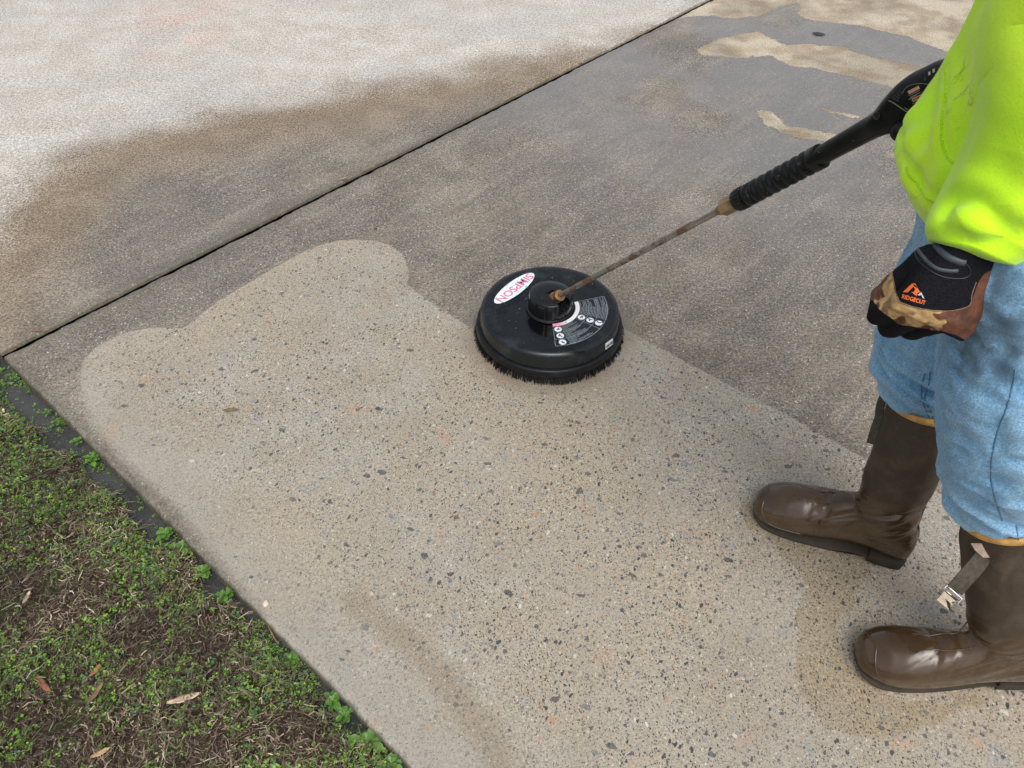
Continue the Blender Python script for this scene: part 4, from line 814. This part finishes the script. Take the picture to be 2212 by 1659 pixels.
strap(bN, [bc, P(*z5(985, 500), tt - .006), P(*z5(975, 535), tt - .004), P(*z5(1000, 560), tt + .002), P(*z5(1010, 530), tt + .004)], .011, nrm=dy); V, F = box(P(*z5(985, 505), tt - .01), dx, dy, -CF, .012, .009, .0008); obj('strap_end', V, F, simple('worn_leather', (.40, .32, .23), .7, 90, .3), bN, smooth=False)
z4 = lambda x, y: (1788.6 + x * .2613, 813. + y * .2613)
tt2 = (topF - CC) @ CF; strap(bF, [P(*z4(515, 125), tt2 - .0), P(*z4(460, 170), tt2 + .01), P(*z4(430, 260), tt2 + .02), P(*z4(420, 340), tt2 + .03), P(*z4(385, 440), tt2 + .045), P(*z4(352, 555), tt2 + .06)], .0075, nrm=CR * .5 + CF * .9)

# jeans
def denim():
    m = MB('denim'); tw = m.noise(1, 2, .5, m.scale(m.v, (900, 900, 500), rot=(0, .5, .7))); n1 = m.noise(9, 4, .65); n2 = m.noise(45, 4, .7, m.scale(m.v, (2.2, 2.2, .35)))
    c = m.mix(m.ss(n1, .30, .70), (.115, .28, .475), (.155, .35, .56)); c = m.mix(m.ss(n2, .35, .70, 0, .6), c, (.24, .46, .66)); fade = m.attr('fade'); c = m.mix(m.M('MULTIPLY', fade, .35), c, (.36, .57, .74))
    c = gain(m, c, m.ss(m.noise(330, 3, .7), .3, .7, .72, 1.28)); c = gain(m, c, m.ss(tw, .3, .7, .80, 1.2)); st_ = m.M('MULTIPLY', m.attr('stain'), m.ss(m.noise(30, 3), .30, .52)); c = m.mix(m.M('MULTIPLY', st_, .9), c, (.06, .11, .16))
    return m.out(c, .85, m.bump(m.M('ADD', tw, m.M('MULTIPLY', n2, 1.5)), .0007, .7), Sheen_Weight=.15)
M_DEN = denim()
def leg(pts, rs):
    p_ = smooth_path(pts, 5); k = np.linspace(0, len(pts) - 1, len(p_)); R = []
    for i in range(len(p_)):
        a = p_[min(i + 1, len(p_) - 1)] - p_[max(i - 1, 0)]; x_, y_, a = frame(a, (-1, 0, 0)); rx = np.interp(k[i], range(len(rs)), [q[0] for q in rs]); ry = np.interp(k[i], range(len(rs)), [q[1] for q in rs]); R.append(ell(p_[i], x_, y_, rx, ry, 40))
    return rings(R)
axN = (topN - AN_); axN /= np.linalg.norm(axN); axF = (topF - AF_); axF /= np.linalg.norm(axF)
hipn = P(2262, 610, .90); hipf = P(2150, 500, 1.08)
pn = [topN - axN * .05, topN - axN * .004, topN + axN * .040 + [-.004, 0, 0], P(2178, 985, 1.08), P(2180, 880, 1.015), P(2196, 760, .955), hipn, P(2270, 520, .86)]
rn = [(.054, .052), (.0600, .0575), (.079, .073), (.085, .081), (.088, .086), (.090, .090), (.104, .104), (.11, .11)]
pf = [topF - axF * .05, topF - axF * .004, topF + axF * .045 + [-.010, 0, 0], P(2012, 770, 1.27), P(2045, 650, 1.18), hipf, P(2175, 420, 1.02)]
rf = [(.052, .052), (.0595, .0575), (.078, .071), (.083, .078), (.087, .084), (.10, .10), (.10, .10)]
pel = capsule(P(2262, 560, .885), P(2160, 470, 1.06), .115, .105, 28)
V, F, N = voxel(*merge(leg(pn, rn), leg(pf, rf), pel), .005, 6)
# folds: sagging rolls above the boot tops, long diagonal pulls above the knee
lowN = np.exp(-(((V - (topN + axN * .07)) @ axN) / .07) ** 2); lowF = np.exp(-(((V - (topF + axF * .07)) @ axF) / .07) ** 2) * (V[:, 1] > .80)
low = np.clip(np.where(V[:, 1] > .80, lowF, lowN), 0, 1); q_ = np.c_[V[:, 0] * 9 + V[:, 2] * 6, V[:, 1] * 9, V[:, 2] * 26 + V[:, 0] * 10]
d_ = low * .013 * (1 - 2 * np.abs(fbm(q_, 2, 5))) + (1 - low) * .0075 * fbm(np.c_[V[:, 0] * 22 + V[:, 2] * 7, V[:, 1] * 22, V[:, 2] * 7], 2, 8) + .0028 * (1 - 2 * np.abs(fbm(V * [22, 22, 34], 2, 21)))
tuck = np.minimum(np.linalg.norm(V - topN, axis=1), np.linalg.norm(V - topF, axis=1)); d_ = np.where(((V - topN) @ axN < .012) & (V[:, 1] < .8) | ((V - topF) @ axF < .012) & (V[:, 1] >= .8), -.0015, d_)
V = V + N * d_[:, None]; N = normals(V, F)
def pjx(V): v_ = V - CC; z_ = v_ @ CF; return np.c_[1106 + FPX * v_[:, 0] / z_, 829.5 - FPX * (v_ @ CU) / z_]
# stains lie on the outside of the near thigh (local patches round surface points)
td0 = bvh(V, F); stain = np.zeros(len(V))
for x_, y_, r_ in ((2085, 760, .028), (2105, 720, .022), (2130, 750, .016), (2070, 790, .014), (2160, 800, .020), (2120, 640, .03), (2175, 700, .022), (2150, 610, .03), (2195, 760, .016), (2110, 800, .012)):
    h_ = pix_hit(td0, x_, y_)
    if h_ is not None: stain = np.maximum(stain, np.exp(-(np.linalg.norm(V - h_, axis=1) / r_) ** 2) * 1.0)
fade = sstep(-.2, .9, d_ / .006)
jeans = obj('jeans', V, F, M_DEN, person, attrs=dict(stain=stain, fade=fade)); td = bvh(V, F)
sm_ = []
for pts in ([z4(1550, -60), z4(1530, 60), z4(1480, 250), z4(1430, 380), z4(1390, 500), z4(1352, 700), z4(1350, 850), z4(1375, 980), z4(1410, 1100), z4(1440, 1190)], [z4(1555, 1225), z4(1570, 1320), z4(1590, 1410)], [z4(845, -40), z4(835, 60), z4(800, 190), z4(850, 290), z4(885, 390)], [z4(800, -20), z4(770, 120), z4(790, 230), z4(830, 330), z4(850, 370)]):
    sm_.append(ridge(td, pts, .0012, 0.0, 6, .6))
V2, F2 = merge(*[s for s in sm_ if len(s[1])]); obj('seam', V2, F2, simple('denim_seam', (.085, .19, .30), .85, 200, .3), jeans)

# hoodie
def fleece():
    m = MB('hivis_fleece'); c = m.mix(m.ss(m.noise(5, 3), .35, .65), (.57, 1.0, .010), (.66, 1.0, .026)); grime = m.M('MULTIPLY', m.attr('grime'), m.ss(m.noise(45, 4, .7), .50, .66)); c = m.mix(grime, c, (.20, .27, .04)); c = gain(m, c, m.ss(m.noise(420, 2), .3, .7, .95, 1.05))
    return m.out(c, .9, m.bump(m.M('ADD', m.noise(520, 2), m.M('MULTIPLY', m.noise(60, 3), 1.2)), .0006, .6), Sheen_Weight=.3, Sheen_Roughness=.5)
M_HV = fleece(); M_HVS = simple('hivis_seam', (.54, .86, .010), .9, 400, .2)
tc_ = [(.655, .855, .835, .128, .190), (.650, .855, .855, .136, .198), (.645, .855, .875, .146, .202), (.650, .86, .895, .148, .196), (.657, .86, .93, .142, .196), (.665, .86, 1.00, .134, .190), (.668, .86, 1.08, .130, .188), (.662, .855, 1.20, .128, .19), (.635, .85, 1.32, .125, .205), (.625, .85, 1.42, .105, .18), (.61, .845, 1.48, .085, .11), (.60, .845, 1.505, .07, .075)]
R = [ell((x, y, z_), (1, 0, 0), (0, 1, 0), a_, b_, 56, 2.05) for x, y, z_, a_, b_ in tc_]; torso = rings(R)
sl = smooth_path([np.array([.60, .66, 1.42]), P(2360, 0, .72), P(2332, 130, .735), P(2292, 250, .765), P(2238, 360, .80), P(2174, 450, .828), P(2128, 512, .842), P(2100, 560, .848)], 5)
kk = np.linspace(0, 7, len(sl)); R = []
for i, p_ in enumerate(sl):
    a = sl[min(i + 1, len(sl) - 1)] - sl[max(i - 1, 0)]; x_, y_, a = frame(a, -CF); r_ = np.interp(kk[i], range(8), [.085, .082, .080, .076, .073, .068, .063, .046]); R.append(ell(p_, x_, y_, r_, r_, 40))
sleeveL = rings(R)
sr = smooth_path([np.array([.62, 1.02, 1.40]), np.array([.60, 1.10, 1.22]), P(2300, 210, 1.16), P(2200, 270, 1.13), P(2110, 300, 1.12)], 5); sleeveR = tube(sr, np.interp(np.linspace(0, 4, len(sr)), range(5), [.08, .075, .066, .058, .042]), 28)
hood = merge(capsule([.70, .76, 1.47], [.70, .92, 1.47], .05, .05), capsule([.70, .76, 1.47], [.60, .745, 1.48], .045, .03), capsule([.70, .92, 1.47], [.60, .935, 1.48], .045, .03))
V, F, N = voxel(*merge(torso, hood, sleeveR), .0055, 6)
Z = V[:, 2]; th = np.arctan2(V[:, 1] - .845, V[:, 0] - .64)
d_ = .008 * (1 - 2.2 * np.abs(fbm(np.c_[np.cos(th) * 3.1, np.sin(th) * 3.1, Z * 2.0], 2, 41))) * sstep(.89, .98, Z) + .003 * fbm(V * 12, 2, 43) + .006 * np.exp(-((Z - .915) / .022) ** 2) * (1 + .6 * np.sin(th * 17 + 2 * vnoise(V * 9, 2)))
hem = sstep(.892, .884, Z); rib = .0009 * np.sin(th * 190); d_ = d_ * (1 - .7 * hem) + rib * hem - .007 * np.exp(-((Z - .896) / .005) ** 2)
V = V + N * d_[:, None]; zh = lambda x, y: (1897 + x * .2286, 216.8 + y * .2286); t0_ = bvh(V, F); N = normals(V, F)
for pts_, w_, dp in (([(560, -250), (500, 100), (430, 400), (385, 640), (370, 850)], .013, .006), ([(660, -300), (650, 0), (625, 180), (620, 380), (680, 560)], .006, .005), ([(790, -400), (800, -100), (760, 150), (700, 330)], .016, .006), ([(300, 560), (370, 700), (400, 860)], .008, .003)):
    V = crease(V, N, t0_, [zh(*q) for q in pts_], w_, dp)
grime = np.zeros(len(V)); t0_ = bvh(V, F)
for x_, y_, r_ in ((2085, 190, .02), (2080, 215, .018), (2120, 165, .016), (2105, 230, .02), (2070, 150, .012)):
    h_ = pix_hit(t0_, x_, y_)
    if h_ is not None: grime = np.maximum(grime, np.exp(-(np.linalg.norm(V - h_, axis=1) / r_) ** 2))
hood_o = obj('hoodie', V, F, M_HV, person, attrs=dict(grime=grime)); th_t = bvh(V, F)
zh = lambda x, y: (1897 + x * .2286, 216.8 + y * .2286)
for pts, r_ in (([zh(640, -300), zh(645, -150), zh(635, 0), zh(605, 150), zh(600, 330), zh(615, 440), zh(660, 545), zh(720, 600)], .0016), ([zh(268, 640), zh(290, 700), zh(330, 745), zh(370, 785), zh(440, 900), zh(510, 950), zh(580, 980)], .0015)):
    v_, f_ = ridge(th_t, pts, r_ * 1.1, 0, 8)
    if len(v_): obj('seam', v_, f_, M_HVS, hood_o)
# near sleeve: its own surface with deep folds gathered at the cuff
V, F, N = bake(*sleeveL, [('SUBSURF', dict(levels=2))])
tip = P(2020, 474, .80); pole = V - tip; rad_ = np.linalg.norm(pole, axis=1)
S_ = (V - P(2098, 500, .848)); along = np.linalg.norm(S_, axis=1)
d_ = .0055 * fbm(V * [9, 9, 5], 2, 61) + .0012 * fbm(V * 20, 2, 63)
lastax = sl[-1] - sl[-6]; lastax /= np.linalg.norm(lastax)
ang = np.arctan2(pole @ CU, pole @ CR); fold = np.sin(ang * 4.2 + .9) * np.exp(-((rad_ - .035) / .045) ** 2); d_ += .0030 * fold
d_ += -.012 * np.exp(-(np.linalg.norm(V - P(2045, 455, .80), axis=1) / .018) ** 2)
V = V + N * d_[:, None]; t0_ = bvh(V, F); N = normals(V, F)
for pts_, w_, dp in (([(600, 1150), (630, 1070), (700, 960), (850, 930), (1000, 1030), (1160, 1190), (1290, 1290)], .011, .0085), ([(800, 1330), (950, 1365), (1150, 1340), (1330, 1250)], .012, .007), ([(560, 1040), (620, 860), (720, 640), (830, 420), (950, 150)], .016, .004), ([(1250, 500), (1170, 800), (1190, 980)], .022, .005)):
    V = crease(V, N, t0_, [zh(*q) for q in pts_], w_, dp, .25); N = normals(V, F)
t0_ = bvh(V, F); grime = np.zeros(len(V)); h_ = pix_hit(t0_, *zh(1040, 670))
if h_ is not None: grime = np.exp(-(np.linalg.norm(V - h_, axis=1) / .006) ** 2)
sleeve_o = obj('sleeve', V, F, M_HV, hood_o, attrs=dict(grime=grime)); t_sl = bvh(V, F)

# gloves
def glove(label, W, Yd, Zd, mir=1, curl=1.0, logo=True, cuff=True):
    """W wrist centre, Yd distal direction, Zd back-of-hand direction; mir=+1 puts the pinky on +X"""
    Y = Yd / np.linalg.norm(Yd); Z = Zd - (Zd @ Y) * Y; Z /= np.linalg.norm(Z); X = np.cross(Y, Z) * mir
    def L(x, y, z_): return W + X * x + Y * y + Z * z_
    R = []
    for y, hw, th_, zc, xc in ((-.045, .038, .033, 0, .002), (-.02, .037, .030, 0, .001), (.0, .038, .027, 0, 0), (.025, .044, .024, .0, -.001), (.045, .047, .023, .0, .001), (.066, .0495, .022, -.001, .002), (.080, .047, .018, -.005, .002)):
        R.append(ell(L(xc, y, zc), X, Z, hw, th_, 28, 2.5))
    parts = [rings(R)]
    for k, (fx, y0, r0, l1, l2, l3, spread) in enumerate(((-.034, .088, .0132, .046, .030, .022, -.06), (-.0105, .094, .0136, .057, .033, .023, -.02), (.0135, .091, .0132, .054, .030, .022, .05), (.0370, .081, .0124, .045, .024, .020, .14))):
        y0 -= .013; p0 = L(fx, y0 - .010, -.002); a1 = radians((8 if k < 3 else 14) * 1.0 + 44 * curl + 5 * k); 
        def dr(a): return Y * cos(a) - Z * sin(a)
        p1 = p0 + (dr(a1) + X * spread * .3) * l1; a2 = a1 + radians(85) * curl; p2 = p1 + dr(a2) * l2; a3 = a2 + radians(60) * curl; p3 = p2 + dr(a3) * l3 
        parts += [capsule(p0, p1, r0 + .001, r0, 16), capsule(p1, p2, r0, r0 - .0012, 16), capsule(p2, p3, r0 - .0012, r0 - .0025, 16)]
    t0 = L(-.030, .018, -.012); t1 = L(-.034, .052, -.032); t2 = L(-.029, .080, -.054); t3 = L(-.014, .088, -.066); parts += [capsule(t0, t1, .021, .0175, 16), capsule(t1, t2, .0175, .0145, 16), capsule(t2, t3, .0145, .0120, 16)]
    V, F, N = voxel(*merge(*parts), .0019, 3, .5)
    rel = V - W; x, y, z_ = rel @ X, rel @ Y, rel @ Z
    d_ = .0014 * fbm(V * 45, 2, 71) + .0010 * (1 - 2 * np.abs(fbm(np.c_[x * 60, y * 30, z_ * 60], 2, 73))) * sstep(.05, .08, y)
    # knuckle pads
    V = V + N * d_[:, None]
    if logo:
        zq = lambda pts: [(1832 + a_ * .2287, 433.6 + b_ * .2287) for a_, b_ in pts]
        Q1 = zq([(780, 100), (560, 380), (425, 540), (412, 640), (418, 720), (440, 850), (490, 955), (600, 1000), (800, 1038), (1000, 1038), (1150, 990), (1230, 770), (1290, 690), (1500, 600), (1500, -300), (700, -300)]); Q2 = zq([(0, 930), (235, 940), (300, 1030), (400, 1100), (470, 1165), (700, 1205), (900, 1235), (1010, 1265), (1100, 1310), (1300, 1500), (1100, 2100), (0, 2100)])
        px_ = pjx(V); le = -np.maximum(sdf(px_, Q1), sdf(px_, Q2)) * .0005
    else: le = np.full(len(V), -.02)
    o = obj('glove', V, F, M_GLV, person, attrs=dict(leather=le, gx=x, gy=y, gz=z_)); o['label'] = label; return o, bvh(V, F), L
def glove_mat():
    m = MB('work_glove'); le = m.attr('leather'); n1 = m.noise(13, 4, .62, dist=.3); n2 = m.noise(130, 3)
    fab = gain(m, m.mix(1., (.008, .008, .011), (.008, .008, .011)), m.ss(m.noise(600, 2), .3, .7, .6, 1.5))
    lc = m.mix(m.ss(n1, .50, .53), (.115, .040, .018), (.50, .32, .14)); lc = m.mix(m.ss(m.noise(60, 3), .55, .65, 0, .6), lc, (.045, .018, .010)); lc = gain(m, lc, m.ss(n2, .3, .7, .75, 1.25))
    k = m.ss(m.M('ADD', le, m.M('MULTIPLY_ADD', m.noise(80, 2), .002, -.001)), -.0006, .0006); c = m.mix(k, fab, lc)
    return m.out(c, m.M('MULTIPLY_ADD', k, -.35, .88), m.bump(m.M('ADD', m.noise(500, 2), n2), .0005, .7), Specular_IOR_Level=m.M('MULTIPLY_ADD', k, .35, .12))
M_GLV = glove_mat()
YL = (-.41 * CR - .86 * CU + .30 * CF); ZL = -CF * 1.0 + CR * .05 - CU * .10
gL, tL, LL = glove('left glove, closed fist hanging beside the thigh', P(2090, 562, .850), YL, ZL, 1 if (np.cross(YL, ZL) @ CR) > 0 else -1)
z3 = lambda x, y: (1832 + x * .2287, 433.6 + y * .2287)
M_SLATE = simple('rubber_bars', (.040, .050, .064), .5, 0, 0)
parts = [ridge(tL, [z3(775, 285), z3(815, 400), z3(870, 470), z3(950, 535), z3(1040, 575), z3(1110, 592)], .0042, -.0008, 8, .55), ridge(tL, [z3(650, 450), z3(700, 520), z3(750, 575), z3(840, 640), z3(950, 662), z3(1040, 665)], .0024, -.0006, 8, .55)]
V, F = merge(*parts); obj('rubber_bar', V, F, M_SLATE, gL)
V, F = merge(ridge(tL, [z3(1110, 592), z3(1150, 640), z3(1150, 700), z3(1080, 735), z3(900, 720), z3(760, 650), z3(660, 560), z3(640, 450), z3(780, 270)], .0008, 0, 6, .6), ridge(tL, [z3(800, 190), z3(690, 310), z3(590, 410), z3(580, 440), z3(660, 420), z3(760, 300)], .0022, -.0005, 8, .6)); obj('cuff_piping', V, F, M_INK, gL)
M_ST = simple('stitching', (.20, .13, .07), .7, 300, .4)
SE = [(440, 555), (425, 640), (420, 700), (440, 800), (455, 880), (490, 955), (560, 990), (640, 1010), (800, 1040), (920, 1045), (1050, 1025), (1150, 985), (1170, 880), (1210, 770)]
V, F = ridge(tL, [z3(*q) for q in SE], .0006, .0002, 6, .6, 6); obj('stitching', V, F, M_ST, gL)
M_LO = simple('logo_orange', (.75, .14, .02), .5, 400, .15); M_LW = simple('logo_grey', (.5, .5, .52), .5)
la = radians(11)
def glogo(name, V2, F2, at_, sc, mat, ang=la, asp=1., off=.0005): 
    v_, f_ = decal(tL, V2, F2, z3(*at_), ang, sc, off, asp)
    if f_: obj(name, v_, f_, mat, gL, smooth=False)
tv, tf = text2d('RIDGECUT', 1.0, .03); s_ = 52 / np.ptp(tv[:, 0]); glogo('logo_text', tv, tf, (620, 935), s_, M_LO, radians(16), 1.15)
def pz(pts, c=(620, 855)): return poly2([((a - c[0]) * .2287, -(b - c[1]) * .2287) for a, b in pts])
for pts in ([(520, 865), (605, 785), (635, 780), (665, 840), (640, 862), (622, 862), (635, 840), (620, 812), (565, 866)], [(598, 862), (640, 862), (665, 840), (682, 862), (655, 870), (648, 902), (620, 880)]): glogo('logo', *pz(pts), (620, 855), 1.0, M_LO, 0)
glogo('logo', *pz([(655, 890), (690, 862), (722, 925), (702, 915), (692, 888), (675, 896)]), (620, 855), 1.0, M_LW, 0)
# right glove closed round the gun handle behind the jacket
glove.M = 1
YR = P(2040, 345, 1.10) - P(2165, 350, 1.135); ZR = np.cross(YR, [0, 0, 1.]); ZR = ZR if ZR[1] > 0 else -ZR
gR, tR, LR = glove('right glove, gripping the spray gun handle behind the hoodie', P(2165, 350, 1.135), YR, ZR + [0, 0, .35], 1 if np.cross(YR, ZR)[2] < 0 else -1, .9, False)
